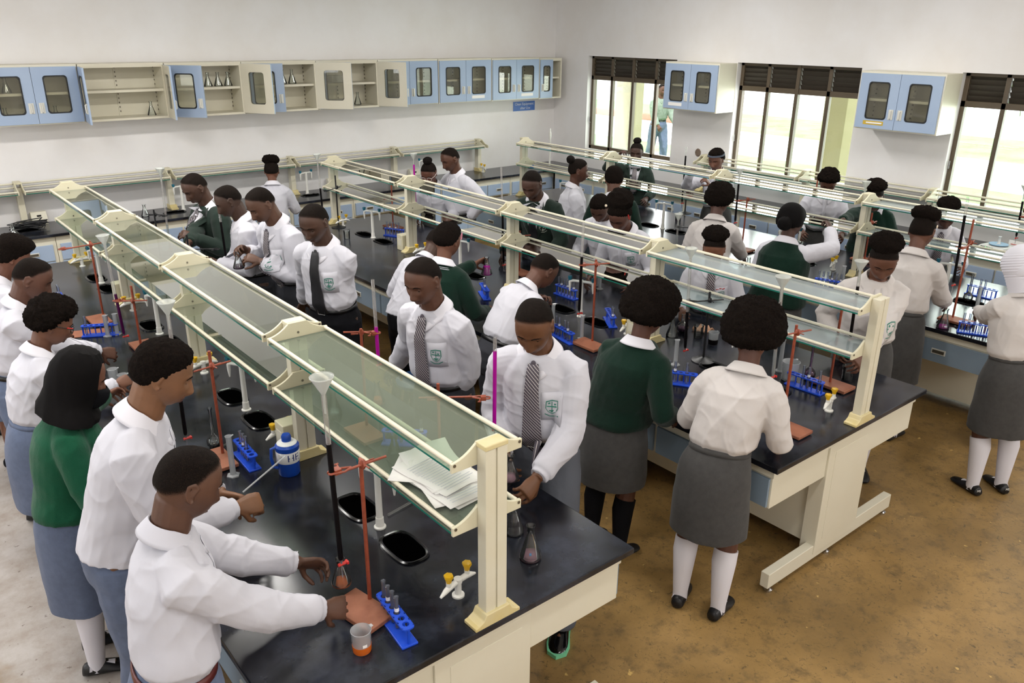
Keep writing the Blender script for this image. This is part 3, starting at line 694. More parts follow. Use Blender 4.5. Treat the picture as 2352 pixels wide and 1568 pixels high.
    def blob(nm, c, r, m, amp=.12, fr=45, sq=(1, 1, 1)):
        q = MB(); q.ell((0, 0, 0), r*sq[0], r*sq[1], r*sq[2], n=28, m=18)
        q.v = [tuple(HMs @ (np.array(v)*(1+amp*noise.noise(Vector(v)*fr+Vector((sd, 0, 0)))+.5*amp*noise.noise(Vector(v)*fr*2.7)))+hpt(c)) for v in q.v]; o = q.build(nm, m, root)
        if m is M_afro:
            md = o.modifiers.new('s', 'SUBSURF'); md.levels = md.render_levels = 1
            tx = bpy.data.textures.get('fuzz') or bpy.data.textures.new('fuzz', 'CLOUDS'); tx.noise_scale = .012; tx.noise_depth = 2
            dm = o.modifiers.new('d', 'DISPLACE'); dm.texture = tx; dm.texture_coords = 'LOCAL'; dm.strength = .020; dm.mid_level = .45; bake(o)
        return o
    if hair == 'bun': blob('hair_bun', (-.035, 0, .127), .043, M_hair, sq=(1.1, 1.1, .8)); 
    if hair == 'backbun': blob('hair_bun', (-.085, 0, .095), .05, M_hair, sq=(.8, 1.25, .8), amp=.06)
    if hair == 'puff': blob('hair_puff', (-.026, .0, .114), .070, M_afro, .16, 40, sq=(1.08, 1.3, .74))
    if hair == 'scarf':
        blob('scarf_bun', (-.13, 0, -.03), .05, M_hijab, .1)
    if hair == 'knit':
        q = MB(); rings = []
        for i in range(46):
            th = math.pi*(i+.3)/50.6; rr_ = 1+.03*(i % 2); z = .125*math.cos(th) if th < 2.2 else .125*math.cos(2.2)-.10*(th-2.2)/.75; ra = math.sin(th) if th < 1.9 else .93-.25*(th-1.9)
            rings.append([hpt((-.018+.122*rr_*ra*math.cos(t)-.05*max(0, math.cos(t))**2*sstep(.03, -.05, z), .108*rr_*ra*math.sin(t), .02+z)) for t in np.linspace(0, 2*math.pi, 40, endpoint=False)])
        q.loft(rings); q.build('knitted_snood', M_sockw, root)
    if hair == 'hijab':
        q = MB(); rings = []
        prof = ((.128, .012, .012), (.122, .055, .055), (.09, .088, .083), (.04, .106, .095), (-.02, .108, .098), (-.07, .104, .098), (-.105, .108, .112), (-.135, .116, .145), (-.155, .114, .16), (-.165, .10, .14))
        for z, a, b in prof:
            ring = []
            for t in np.linspace(0, 2*math.pi, 40, endpoint=False):
                w = .007*abs(math.sin(t*4.5+z*26))*sstep(.12, -.1, z)+.003*math.sin(t*13+z*40)
                fr = math.exp(-((t if t < math.pi else t-2*math.pi)/.62)**4)*sstep(.105, .06, z)*sstep(-.135, -.11, z)*.046
                ring.append(hpt(((a+w)*math.cos(t)-.012-fr, (b+w)*math.sin(t), z)))
            rings.append(ring)
        q.loft(rings); ho = q.build('headscarf', M_hijab, root)
        q = MB()
        q.loft([[hpt((.088+.018*math.cos(y*14)-abs(y)**2*11+bul, y, z)) for y in np.linspace(-.066, .066, 13)] for z, bul in ((-.018, -.002), (-.035, .014), (-.06, .016), (-.085, .008), (-.105, -.008))], cap=False, closed=False)
        mo = q.build('face_mask', M_black, root); mo.modifiers.new('t', 'SOLIDIFY').thickness = .003
    # ---- clothes
    knit = top in ('sweater', 'vest'); tm = topm or {'shirt': M_white, 'sweater': M_green, 'blazer': M_blaz, 'vest': M_dgreen}[top]
    bo = .006 if fem else 0
    hemu = .14 if (tuck and top == 'shirt') else (-.30 if top == 'blazer' else (-.10 if not tuck else .02))
    if top == 'shirt' and tuck: prof = ((.10, .080, .062), (.17, .084, .066), (.25, .099, .081), (.42, .096, .080), (.62, .098, .080), (.76, .096, .073), (.86, .084, .060), (.93, .062, .050), (.985, .043, .042), (1.01, .034, .036))
    else: prof = ((hemu, .110, .092), (hemu+.06, .112, .092), (.25, .100, .082), (.45, .099, .080), (.63, .099, .081), (.76, .097, .074), (.86, .085, .061), (.93, .063, .051), (.985, .044, .043), (1.01, .034, .036))
    if knit: prof = tuple((u, a+.004, b+.004) for u, a, b in prof)
    def clothes(nm, m, torso=True, sleeves=True, ex=0):
        q = MB()
        if torso:
            q.loft([torso_ring(u, a*fat+ex, b*fat+ex+(bo*fat if .4 < u < .8 else 0), dx=.004) for u, a, b in prof])
        if sleeves:
            for (s, S, E, T) in arms:
                c, g = sp(.885); w = 1.0 if fem else 1.06
                A = W(c+V(0, s*.030, 0)); B = E*.04+T*.96; f = unit(T-E)
                pts = [A, A*.45+S*.55+(Rz @ V(0, 0, 1))*.0*H, S*.97+E*.03-(Rz @ V(0, 0, 1))*.004*H, S*.82+E*.18, S*.6+E*.4, S*.2+E*.8, E+unit((S+T)/2-E)*.012, E*.8+T*.2, E*.45+T*.55, E*.2+T*.8, E*.14+T*.86, E*.13+T*.87, B, B]
                rr = [.032, .038, .0415*w, .0435*w, .0425*w, .038*w, .039*w, .037*w, .032*w, .030*w, .0295, .0255, .0255, .023]
                q.tube(pts, [r*H for r in rr], n=18)
        o = q.build(nm, m, root, fix=False)
        rm = o.modifiers.new('r', 'REMESH'); rm.mode = 'VOXEL'; rm.voxel_size = max(.006, vox*1.3); rm.use_smooth_shade = True
        s_ = o.modifiers.new('s', 'SMOOTH'); s_.iterations = 3; s_.factor = .5
        for ns, st in (((.12, .014),) if not knit else ((.13, .012), (.05, .003))):
            tx = bpy.data.textures.get('fold%g' % ns) or bpy.data.textures.new('fold%g' % ns, 'CLOUDS'); tx.noise_scale = ns; tx.noise_depth = 1
            dm = o.modifiers.new('d', 'DISPLACE'); dm.texture = tx; dm.texture_coords = 'GLOBAL'; dm.strength = st; dm.mid_level = .5
        bake(o)
        if top != 'blazer' and not (knit and torso and not sleeves): creases(o, .0042 if not knit else .0022, sd, 1.0 if not knit else 1.5)
        return o
    if top == 'vest':
        clothes('shirt_sleeves', M_white, False, True); cl = clothes('vest', tm, True, False, .003)
    else: cl = clothes({'shirt': 'shirt', 'sweater': 'sweater', 'blazer': 'blazer'}[top], tm)
    vs = [tuple(v.co) for v in cl.data.vertices]; bv = BVHTree.FromPolygons(vs, [tuple(p.vertices) for p in cl.data.polygons])
    def onfront(u, y, back=False, off=.0025):
        """point on the chest at spine fraction u and lateral y (statures)"""
        c, g = sp(u); Xd = Rz @ V(math.cos(g), 0, -math.sin(g))*(-1 if back else 1); o = W(c+V(0, y, 0))+Xd*.4
        h = bv.ray_cast(Vector(o), Vector(-Xd), .5)
        p = np.array(h[0]) if h[0] is not None else W(c+V(0, y, 0))+Xd*.07*H
        return p+Xd*off
    def patch(nm, m, rows, off=.0025, thick=.0015, uv=False, back=False):
        """rows: [(u,[y..])], laid on the cloth"""
        q = MB(); q.loft([[onfront(u, y, back, off) for y in ys] for u, ys in rows], cap=False, closed=False)
        o = q.build(nm, m, root)
        if uv:
            ul = o.data.uv_layers.new(); co = []
            for u, ys in rows: co += [(y*H, u*Lt*H) for y in ys]
            for l in o.data.loops: ul.data[l.index].uv = co[l.vertex_index]
        md = o.modifiers.new('t', 'SOLIDIFY'); md.thickness = thick; md.offset = 1; return o
    # collar
    if hair != 'hijab':
        q = MB(); cm = {'blazer': M_collar, 'sweater': M_collar, 'vest': M_collar}.get(top, M_collar if topm is None else topm); rings = []
        c, g = sp(1.0); g2 = g*.8; Xd = V(math.cos(g2), 0, -math.sin(g2)); Zd = V(math.sin(g2), 0, math.cos(g2)); th = np.linspace(R(14), R(346), 30)
        for r, z, ft in ((.041, -.016, 0), (.039, .004, 0), (.0385, .014, 0), (.0405, .016, 0), (.049, .006, .2), (.058, -.006, .6), (.062, -.012, 1)):
            rings.append([W(c+Xd*(r*.98*math.cos(t)+.002+.010*ft*max(0, math.cos(t))**3)+V(0, 1, 0)*r*math.sin(t)*(1+.03*ft)+Zd*(z-.026*max(0, math.cos(t))-.022*ft*max(0, math.cos(t))**5+.010*max(0, -math.cos(t)))) for t in th])
        q.loft(rings, cap=False, closed=False); o = q.build('collar', cm, root); md = o.modifiers.new('t', 'SOLIDIFY'); md.thickness = .003
        if top == 'vest' or 'pink' in label:
            for rr, zz in ((.0, 0), (.006, -.006)):
                q = MB(); q.tube([W(c+Xd*((.060+rr)*math.cos(t)+.008)+V(0, 1, 0)*(.064+rr)*math.sin(t)+Zd*(-.022+zz-.03*max(0, math.cos(t))+.008*max(0, -math.cos(t)))) for t in np.linspace(0, 2*math.pi, 30)], .0022, n=6); q.build('neck_trim', M_white, root)
    if top == 'blazer':
        vy = lambda u: .006+.040*(u-.28)/.7
        patch('shirt_front', M_collar, [(u, [-vy(u), 0, vy(u)]) for u in np.linspace(.30, 1.0, 11)], .003)
        for s in (1, -1):
            patch('lapel', M_blaz, [(u, [s*vy(u), s*(vy(u)+.012+.02*min(1, (u-.28)/.35))]) for u in np.linspace(.28, .8, 8)]+[(.86, [s*vy(.86), s*(vy(.86)+.022)]), (.98, [s*vy(.98), s*(vy(.98)+.02)])], .005, .003)
        for u in (.12, .26): 
            q = MB(); q.ell(onfront(u, 0), .006, n=10, m=6); q.build('button', M_black, root)
    if tie:
        w = lambda u: .014+.017*(1-u) if u < .93 else .013
        end = .08 if top != 'blazer' else .32
        rows = [(u, [-w(u), -w(u)*.33, w(u)*.33, w(u)]) for u in np.linspace(end+.05, .955, 18)]; rows.insert(0, (end, [-.003, -.001, .001, .003]))
        patch('tie', M_tie if tie == 's' else M_tieb, rows, .009, .004, True)
        q = MB(); k0 = onfront(.955, 0, off=.007); q.ell(k0, .007, .0125, .015, n=12, m=8, M=Rz); q.build('tie_knot', M_tieb if tie != 's' else M_tie, root)
    elif top == 'shirt':
        patch('placket', topm or M_white, [(u, [-.009, 0, .009]) for u in np.linspace(.2, .93, 14)], .0015, .0015)
    if top == 'shirt' and not tie or crest:
        pass
    if crest:
        u0, y0 = .60, .052
        if top == 'shirt': patch('pocket', topm or M_white, [(u0+du, [y0+dy for dy in (-.027, -.0135, 0, .0135, .027)]) for du in (-.15, -.05, .05, .12)]+[], .002, .0015)
        bm_ = {'shirt': M_badge, 'blazer': M_pale, 'sweater': M_gold}.get(top, M_badge)
        q = MB(); P = lambda a, b: onfront(u0+b/.30-.03, y0+a, off=.006)
        sh = [(-.0145, .022), (0, .025), (.0145, .022), (.0155, .002), (.010, -.010), (0, -.017), (-.010, -.010), (-.0155, .002)]
        n8 = len(sh); q.loft([[P(a*k, b*k) for a, b in sh] for k in (1.0, .88)], cap=False)
        bars = [((-.012, .008), (.012, .005), .003), ((0, .02), (0, -.012), .0018), ((-.009, .015), (-.004, .017), .004), ((.005, .012), (.010, .010), .004), ((-.007, -.006), (.007, -.006), .0035), ((-.003, -.010), (.003, -.010), .003), ((-.018, -.016), (-.006, -.023), .0025), ((-.006, -.023), (.006, -.023), .0025), ((.006, -.023), (.018, -.016), .0025)]
        for a, b, w_ in bars:
            d = unit(V(b[0]-a[0], b[1]-a[1], 0)); nn = V(-d[1], d[0], 0)*w_*.5
            q.add([P(a[0]+nn[0], a[1]+nn[1]), P(a[0]-nn[0], a[1]-nn[1]), P(b[0]-nn[0], b[1]-nn[1]), P(b[0]+nn[0], b[1]+nn[1])], [(0, 1, 2, 3)])
        q.build('badge', bm_, root)
    # lower body
    bmm = botm or (M_grey if bottom == 'skirt' else M_lgrey); fx = sum(f[0] for f in fpos)/2
    if bottom == 'skirt':
        q = MB(); ru = lambda u, a, b: torso_ring(u, a*fat, b*fat, nn=48)
        rings = [ru(.19, .078, .060), ru(.20, .086, .068), ru(.13, .094, .077), ru(.0, .106, .090)]
        for z, a, b in ((.45, .114, .100), (.38, .116, .102), (hem+.03, .118, .102), (hem+.002, .119, .103), (hem, .114, .098)):
            c0 = sp(0)[0]; t_ = (.52-z)/.25; rings.append([W(V(c0[0]+fx*t_+b*fat*math.cos(t)*(1+.02*math.sin(9*t)*t_), a*fat*math.sin(t)*(1+.02*math.sin(7*t)*t_), z)) for t in np.linspace(0, 2*math.pi, 48, endpoint=False)])
        q.loft(rings); so = q.build('skirt', bmm, root)
        sb = so.modifiers.new('s', 'SUBSURF'); sb.levels = sb.render_levels = 1
        tx = bpy.data.textures.get('fold.13') or bpy.data.textures.new('fold.13', 'CLOUDS'); tx.noise_scale = .13
        dm = so.modifiers.new('d', 'DISPLACE'); dm.texture = tx; dm.texture_coords = 'GLOBAL'; dm.strength = .016; bake(so)
        q = MB(); q.loft([torso_ring(.165, .091*fat, .074*fat, 40), torso_ring(.215, .0875*fat, .070*fat, 40)], cap=False); q.build('waistband', bmm, root).modifiers.new('t', 'SOLIDIFY').thickness = .004
        for s, (hip, kn, ank) in zip((1, -1), legpts):
            if socks:
                q = MB(); q.tube([W(kn-V(.004, 0, .035)), W(kn*.68+ank*.32-V(.008, 0, 0)), W(ank), W(ank-V(0, 0, .03))], [.037*H, .0375*H, .0235*H, .0235*H], n=16)
                q.tube([W(ank+V(-.02, 0, -.020)), W(ank+V(.045, s*.006, -.030))], [.020*H, .018*H], n=10); q.build('sock', socks, root)
    else:
        q = MB(); q.loft([torso_ring(u, a*fat, b*fat) for u, a, b in ((.2, .084, .066), (.14, .089, .071), (0, .1, .086))]+[[W(V(.0+B_*fat*math.cos(t), A_*fat*math.sin(t), z)) for t in np.linspace(0, 2*math.pi, 26, endpoint=False)] for z, A_, B_ in ((.475, .104, .082), (.43, .100, .062))])
        for s, (hip, kn, ank) in zip((1, -1), legpts):
            q.tube([W(hip+V(0, 0, .01)), W(hip*.7+kn*.3), W(hip*.35+kn*.65), W(kn), W(kn*.5+ank*.5-V(.006, 0, 0)), W(ank+V(0, 0, .0)), W(ank-V(0, 0, .012))], [.060*H*fat, .060*H*fat, .054*H, .049*H, .044*H, .042*H, .042*H], n=16)
        to = q.build('trousers', bmm, root, fix=False); rm = to.modifiers.new('r', 'REMESH'); rm.mode = 'VOXEL'; rm.voxel_size = .009; rm.use_smooth_shade = True
        s_ = to.modifiers.new('s', 'SMOOTH'); s_.iterations = 3
        tx = bpy.data.textures.get('fold.11') or bpy.data.textures.new('fold.11', 'CLOUDS'); tx.noise_scale = .11
        dm = to.modifiers.new('d', 'DISPLACE'); dm.texture = tx; dm.texture_coords = 'GLOBAL'; dm.strength = .016; bake(to)
        if belt and tuck and top == 'shirt':
            q = MB(); q.loft([torso_ring(.135, .092*fat, .075*fat, 40), torso_ring(.185, .0905*fat, .073*fat, 40)], cap=False); bo_ = q.build('belt', M_beltb if belt == 'brown' else M_belt, root); bo_.modifiers.new('t', 'SOLIDIFY').thickness = .004
            c, g = sp(.16); q = MB(); Xd = V(math.cos(g), 0, -math.sin(g)); Zd = V(math.sin(g), 0, math.cos(g)); k = c+Xd*.0785*fat
            q.tube([W(k+V(0, y, 0)+Zd*z) for y, z in ((-.015, -.009), (.015, -.009), (.015, .009), (-.015, .009), (-.015, -.009))], .002, n=6); q.build('buckle', M_metal, root)
    for s, (hip, kn, ank) in zip((1, -1), legpts):
        q = MB(); f = ank*1; f[2] = 0; dv = V(1, s*.12, 0); dv /= np.linalg.norm(dv); sv = V(-dv[1], dv[0], 0); rings = []
        for a, w_, h, z0 in ((-.042, .012, .022, .006), (-.038, .021, .040, 0), (-.01, .024, .046, 0), (.02, .025, .040, 0), (.055, .029, .027, 0), (.085, .026, .020, 0), (.102, .015, .014, .003)):
            rings.append([W(f+dv*a+sv*w_*math.cos(t)*(1 if math.sin(t) < .2 else .9)+V(0, 0, max(z0, (h/2+h/2*math.sin(t))))) for t in np.linspace(0, 2*math.pi, 16, endpoint=False)])
        q.loft(rings); o = q.build('shoe', shoes or M_shoe, root); o.modifiers.new('s', 'SUBSURF').render_levels = 1
    info = dict(root=root, arms=arms, base=base, hpt=hpt, HM=HM, hs=hs, onfront=onfront, W=W, H=H, patch=patch, torso_ring=torso_ring, HMs=HMs)
    return info
# ---------------------------------------------------------------- laboratory ware
M_lab = glass('lab_glass', '#fbfdfc', .03, '#ffffff', 1.0); M_ttube = glass('test_tube_glass', '#f6f9ff', .13, '#eef2ff', 1.0); M_tube = glass('tube_glass', '#fbfdfc', .10, '#f4e6e4', .5)
M_labv = glass('stained_glass', '#e6d3e6', .05, '#f0e0f0', 1.2)
M_pp = bpy.data.materials.new('frosted_plastic')
def frosted(name, tint, haze, col):
    return glass(name, tint, haze, col, .7, .25)
M_pp = frosted('frosted_plastic', '#f4f6f7', .32, '#f2f4f6')
M_funnel = frosted('funnel_plastic', '#f4f6f2', .42, '#f4f6f2')
def liquid(name, h, a=.55):
    return glass(name, h, a, h, .8, .05)
M_purp = liquid('permanganate', '#5a1052'); M_dkp = liquid('dark_permanganate', '#1c0612', .8); M_pink = liquid('pink_liquid', '#e3a3b8', .4); M_mag = liquid('magenta_liquid', '#c316a8', .8)
M_oran = liquid('orange_liquid', '#ee7426', .75); M_clear = liquid('clear_liquid', '#e8eef0', .15); M_blackl = mat('dark_solution', '#0b0709', rough=.5, spec=.12)
M_rackb = mat('blue_plastic', '#1f4fd0', rough=.35, spec=.5)
M_rust = mat('red_paint', '#9a4a31', rough=.45, var=(40, '#74321f', .6))
M_wood = mat('terracotta_base', '#a1664c', rough=.6, var=(12, '#86503c', .7), bump=(60, .2, .002))
M_wood2 = mat('pale_base', '#c99b7c', rough=.6, var=(12, '#b98868', .7))
M_blk = mat('black_enamel', '#121214', rough=.4)
M_wtap = mat('white_tap', '#e9e7e0', rough=.3); M_ctap = mat('ivory_tap', '#e2dabd', rough=.3)
M_knob = mat('yellow_knob', '#e3b321', rough=.35); M_knobt = mat('teal_knob', '#14667c', rough=.35)
M_sinkshade = mat('sink_shade', '#020202', rough=1, spec=0)  # dead black painted for the shade inside the sinks
M_sink = mat('black_sink', '#08080a', rough=.18)
def at(o, p, z=None): o.location = (p[0], p[1], H0 if z is None else z); return o
PROTO = {}
def lab_item(key, maker, label, cat, p, z=None, rz=0, group=None):
    z = H0 if z is None else z
    if key not in PROTO:
        t = maker(); PROTO[key] = t; t.location = (p[0], p[1], z); t.rotation_euler = (0, 0, rz)
        tag(t, label, cat, group); return t
    d = dup(PROTO[key], (p[0], p[1], z), rz, label, group)
    if not group and 'group' in d: del d['group']
    return d
def emp(name):
    o = bpy.data.objects.new(name, None); C.objects.link(o); return o
def shell(prof, th=.0015): return prof+[(max(r-th, .0005), z+th*.5) for r, z in reversed(prof)]
def conical(h=.14, r=.042, liq=None, lv=.25, mk=True, glassm=None):
    def f():
        t = emp('conical_flask'); q = MB(); pr = [(.0, .0005), (r*.93, .001), (r, .007), (r*.97, .016), (.016, h*.70), (.0145, h*.76), (.0145, h*.95), (.0185, h), (.0185, h+.002)]
        q.lathe(shell(pr), 28); q.build('glass_body', glassm or M_lab, t)
        if liq:
            zz = h*lv; rl = r+(.016-r)*max(0, (zz-.012))/(h*.70); q = MB(); q.lathe([(.0, .0015), (r*.92, .002), (r-.002, .008), (rl-.002, zz), (0, zz)], 28); q.build('liquid', liq, t)
        if mk:
            q = MB(); 
            for a0 in (-2.4,): q.loft([[(1.02*(r*.80)*math.cos(a0+k*.06), 1.02*(r*.80)*math.sin(a0+k*.06), z) for k in range(5)] for z in (h*.22, h*.31)], cap=False, closed=False)
            q.build('printed_mark', M_mark, t)
        return t
    return f
M_mark = mat('blue_print', '#6f9cc9', rough=.5)
def volumetric(liq=None, gm=None):
    def f():
        t = emp('volumetric_flask'); q = MB(); pr = [(0, .0005), (.022, .001), (.034, .016), (.036, .032), (.028, .052), (.012, .068), (.0075, .08), (.0075, .20), (.0105, .205), (.0105, .218)]
        q.lathe(shell(pr), 28); q.build('glass_body', gm or M_lab, t)
        if liq: q = MB(); q.lathe([(0, .002), (.021, .003), (.0325, .016), (.0335, .026), (0, .026)], 24); q.build('liquid', liq, t)
        return t
    return f
def roundfl(liq):
    def f():
        t = emp('round_flask'); q = MB(); pr = [(0, .0005), (.02, .002), (.038, .018), (.043, .038), (.036, .060), (.018, .076), (.013, .084), (.013, .125), (.017, .128)]
        q.lathe(shell(pr), 28); q.build('glass_body', M_lab, t)
        if liq: q = MB(); q.lathe([(0, .002), (.019, .003), (.0365, .018), (.041, .034), (0, .034)], 24); q.build('liquid', liq, t)
        return t
    return f
def beaker(h=.10, r=.035, m=None, liq=None, lv=.3, lab=False):
    def f():
        t = emp('beaker'); q = MB(); pr = [(0, .0005), (r*.88, .001), (r*.93, .006), (r, h*.95), (r*1.06, h), (r*1.05, h+.002)]; q.lathe(shell(pr, .0014), 32)
        q.prism([(r*.95, h-.004), (r*1.3, h+.001), (r*.95, h+.002)], 1, -.007, .007); q.build('body', m or M_lab, t)
        if liq: q = MB(); fz = (.0006 if m is M_pp else -.0022); q.lathe([(0, .002), (r*.88+fz, .002), (r*.93+fz, .006), (r*(.93+.07*lv)+fz, h*lv), (0, h*lv)], 32); q.build('liquid', liq, t)
        if lab: q = MB(); q.loft([[(r*1.005*math.cos(-1.95+k*.09), r*1.005*math.sin(-1.95+k*.09), z) for k in range(6)] for z in (h*.42, h*.56)], cap=False, closed=False); q.build('label', M_paper, t)
        return t
    return f
def cylinder(h=.22, r=.0125, m=None, liq=None):
    def f():
        t = emp('measuring_cylinder'); q = MB(); q.lathe([(0, 0), (r*2.3, 0), (r*2.3, .006), (r*1.2, .010), (r, .014)], 6); q.build('foot', m or M_pp, t, smooth=False)
        q = MB(); q.lathe(shell([(r, .012), (r, h*.96), (r*1.25, h)], .0012), 20); q.prism([(r*.9, h*.975), (r*1.75, h), (r*.9, h)], 1, -.004, .004); q.build('barrel', m or M_pp, t)
        if liq: q = MB(); q.lathe([(0, .014), (r*.85, .014), (r*.85, h*.4), (0, h*.4)], 16); q.build('liquid', liq, t)
        return t
    return f
def rack_tubes(tubes=(0, 1, 2, 3), liqs=None, lab=True):
    """six-hole rack, long axis x"""
    def f():
        t = emp('test_tube_rack'); L, Wd, hh = .235, .062, .078; q = MB()
        q.box(-L/2, L/2, -Wd/2, Wd/2, 0, .010); q.build('base', M_rackb, t, smooth=False, bevel=.003)
        # drilled plate
        q = MB(); xs = [(-2.5+k)*.035 for k in range(6)]; rh = .0125; v0 = []
        for k, x in enumerate(xs):
            a, b = x-.0175, x+.0175
            sq = []
            for j in range(16):
                th = 2*math.pi*j/16; c, s = math.cos(th), math.sin(th); mm = max(abs(c)/.0175, abs(s)/.023); sq.append((x+c/mm, s/mm))
            ci = [(x+rh*math.cos(2*math.pi*j/16), rh*math.sin(2*math.pi*j/16)) for j in range(16)]
            for z in (hh-.006, hh): q.add([(p[0], p[1], z) for p in sq]+[(p[0], p[1], z) for p in ci], [(j, (j+1) % 16, (j+1) % 16+16, j+16) for j in range(16)])
            q.add([(p[0], p[1], hh-.006) for p in ci]+[(p[0], p[1], hh) for p in ci], [(j, (j+1) % 16, (j+1) % 16+16, j+16) for j in range(16)])
        for s in (1, -1):
            q.box(-.105, .105, s*.023-.0005, s*.023+.0005, hh-.006, hh)
            q.prism([(s*.105, -.023)]+[(s*(.105+.012*math.sin(u)), -.023*math.cos(u)) for u in np.linspace(0, math.pi, 9)], 2, hh-.006, hh)
        q.build('top_plate', M_rackb, t, smooth=False)
        for k in range(7):
            q = MB(); x = (-3+k)*.035; yy = .017 if k not in (0, 6) else 0; q.tube([(x*(1 if k not in (0, 6) else 1.02), yy, .008), (x*(1 if k not in (0, 6) else 1.02), yy, hh-.003 if k in (0, 6) else .058)], .0042 if k not in (0, 6) else .006, n=8); q.build('peg', M_rackb, t)
        for n, k in enumerate(tubes):
            x = xs[k]; q = MB(); q.lathe(shell([(.0005, .011), (.005, .0125), (.0075, .018), (.0078, .14), (.0092, .144)], .001), 16, (x, 0, 0)); tb = q.build('test_tube', M_ttube, t)
            lq = (liqs or {}).get(k)
            if lq: q = MB(); q.lathe([(0, .012), (.0045, .0135), (.0066, .02), (.0066, .075), (0, .075)], 12, (x, 0, 0)); q.build('liquid', lq, tb)
            if lab and n % 2: q = MB(); q.lathe([(.0083, .085), (.0083, .10)], 16, (x, 0, 0)); q.build('paper_label', M_paper, tb)
        return t
    return f
def stand(label, p, hrod=.62, cl_h=.5, cl_dir=90, reach=.15, back=.09, red=True, base='plate', brz=0, rodoff=(0, 0), group='retort stands'):
    """retort stand; p: rod foot in the bench plane, cl_dir: world angle of the clamp arm"""
    m = M_rust if red else M_blk; t = thing('retort_stand', label, 'retort stand', (p[0], p[1], H0), 0, group); q = MB()
    if base == 'plate':
        Mx = Matrix.Translation((rodoff[0], rodoff[1], 0)) @ Matrix.Rotation(R(brz), 4, 'Z'); q.box(-.065, .065, -.11, .11, .006, .024, M=Mx); q.build('base_plate', M_wood if red else M_blk, t, smooth=False, bevel=.003)
        for a in (-.05, .05):
            for b in (-.095, .095):
                f = MB(); c = Mx @ Vector((a, b, 0)); f.lathe([(0, 0), (.008, 0), (.008, .007), (0, .007)], 8, tuple(c)); f.build('rubber_foot', M_blk, t)
    elif base == 'disc': q.lathe([(0, 0), (.075, 0), (.075, .006), (.045, .012), (.012, .026), (0, .026)], 28, (rodoff[0], rodoff[1], 0)); q.build('base_plate', M_blk, t)
    q = MB(); q.tube([(0, 0, .02), (0, 0, hrod)], .0075, n=10); q.build('rod', m, t)
    a = R(cl_dir); u = V(math.cos(a), math.sin(a), 0); n = V(-u[1], u[0], 0); z = cl_h; k = V(0, 0, 1)
    q = MB(); c = V(0, 0, z)
    q.ell(c+n*.010, .014, .014, .018, 10, 8); q.tube([c-n*.006+k*.012, c+n*.02+k*.014, c+n*.028, c+n*.018-k*.014, c-n*.004-k*.012], .0055, n=8); q.tube([c+n*.026-u*.002, c+n*.052-u*.004], .003, n=6); q.tube([c-k*.004-u*.014, c-k*.004-u*.040], .003, n=6)
    q.box(-.009, .009, -.002, .002, -.004, .004, M=Matrix.Translation(Vector(c-u*.042-k*.004)) @ Matrix.Rotation(a, 4, 'Z')); b = q.build('boss_head', M_rust if red else M_blk, t)
    q = MB(); q.tube([c+n*.016-u*back, c+n*.016+u*(reach-.05)], .0048, n=8)
    e = c+u*reach
    q.tube([e-u*.065+n*.010, e-u*.035+n*.022, e-u*.012+n*.014, e+u*.012+n*.010, e+u*.016+n*.003], .0042, n=8); q.tube([e-u*.065+n*.008, e-u*.035-n*.006, e-u*.012-n*.013, e+u*.010-n*.011, e+u*.015-n*.004], .0042, n=8)
    q.box(-.012, .012, -.014, .014, -.009, .009, M=Matrix.Translation(Vector(e-u*.015)) @ Matrix.Rotation(a, 4, 'Z')); q.tube([e-u*.03-n*.012, e-u*.035-n*.04], .003, n=6); q.tube([e-u*.042-n*.04, e-u*.028-n*.04], .0035, n=6)
    q.build('clamp', M_rust if red else M_blk, t); return (p[0]+e[0], p[1]+e[1], H0+z)
def burette(label, lo, hi, liqm, fill=.6, funnel=True, r=.0088, group='burettes'):
    """lo: jet tip, hi: rim of the tube"""
    lo, hi = V(*lo), V(*hi); d = hi-lo; L = np.linalg.norm(d); t = thing('burette', label, 'burette', tuple(lo), 0, group)
    zq = Vector((0, 0, 1)).rotation_difference(Vector(d)); t.rotation_mode = 'QUATERNION'; t.rotation_quaternion = zq
    q = MB(); q.lathe(shell([(.0022, 0), (.0025, .04), (r*.8, .075), (r, .085), (r, L)], .0008), 14); q.build('tube', M_tube, t)
    q = MB(); q.lathe([(0, .01), (.001, .012), (.001, .05), (r*.8, .075), (r+.0004, .085), (r+.0004, .09+(L-.1)*fill), (0, .09+(L-.1)*fill)], 14); q.build('liquid', liqm, t)
    q = MB(); q.tube([(-.012, 0, .055), (.02, 0, .055)], .006, n=8); q.box(.018, .026, -.009, .009, .050, .060); q.build('stopcock', M_red, t)
    if funnel:
        f = thing('funnel', 'white funnel on the '+label, 'funnel', tuple(hi), 0, 'burette funnels'); f.rotation_mode = 'QUATERNION'; f.rotation_quaternion = zq
        q = MB(); q.lathe(shell([(.0035, -.07), (.0055, -.005), (.0075, .0), (.038, .058), (.0395, .058), (.0395, .062)], .0012), 28); q.build('cone', M_funnel, f)
    return t
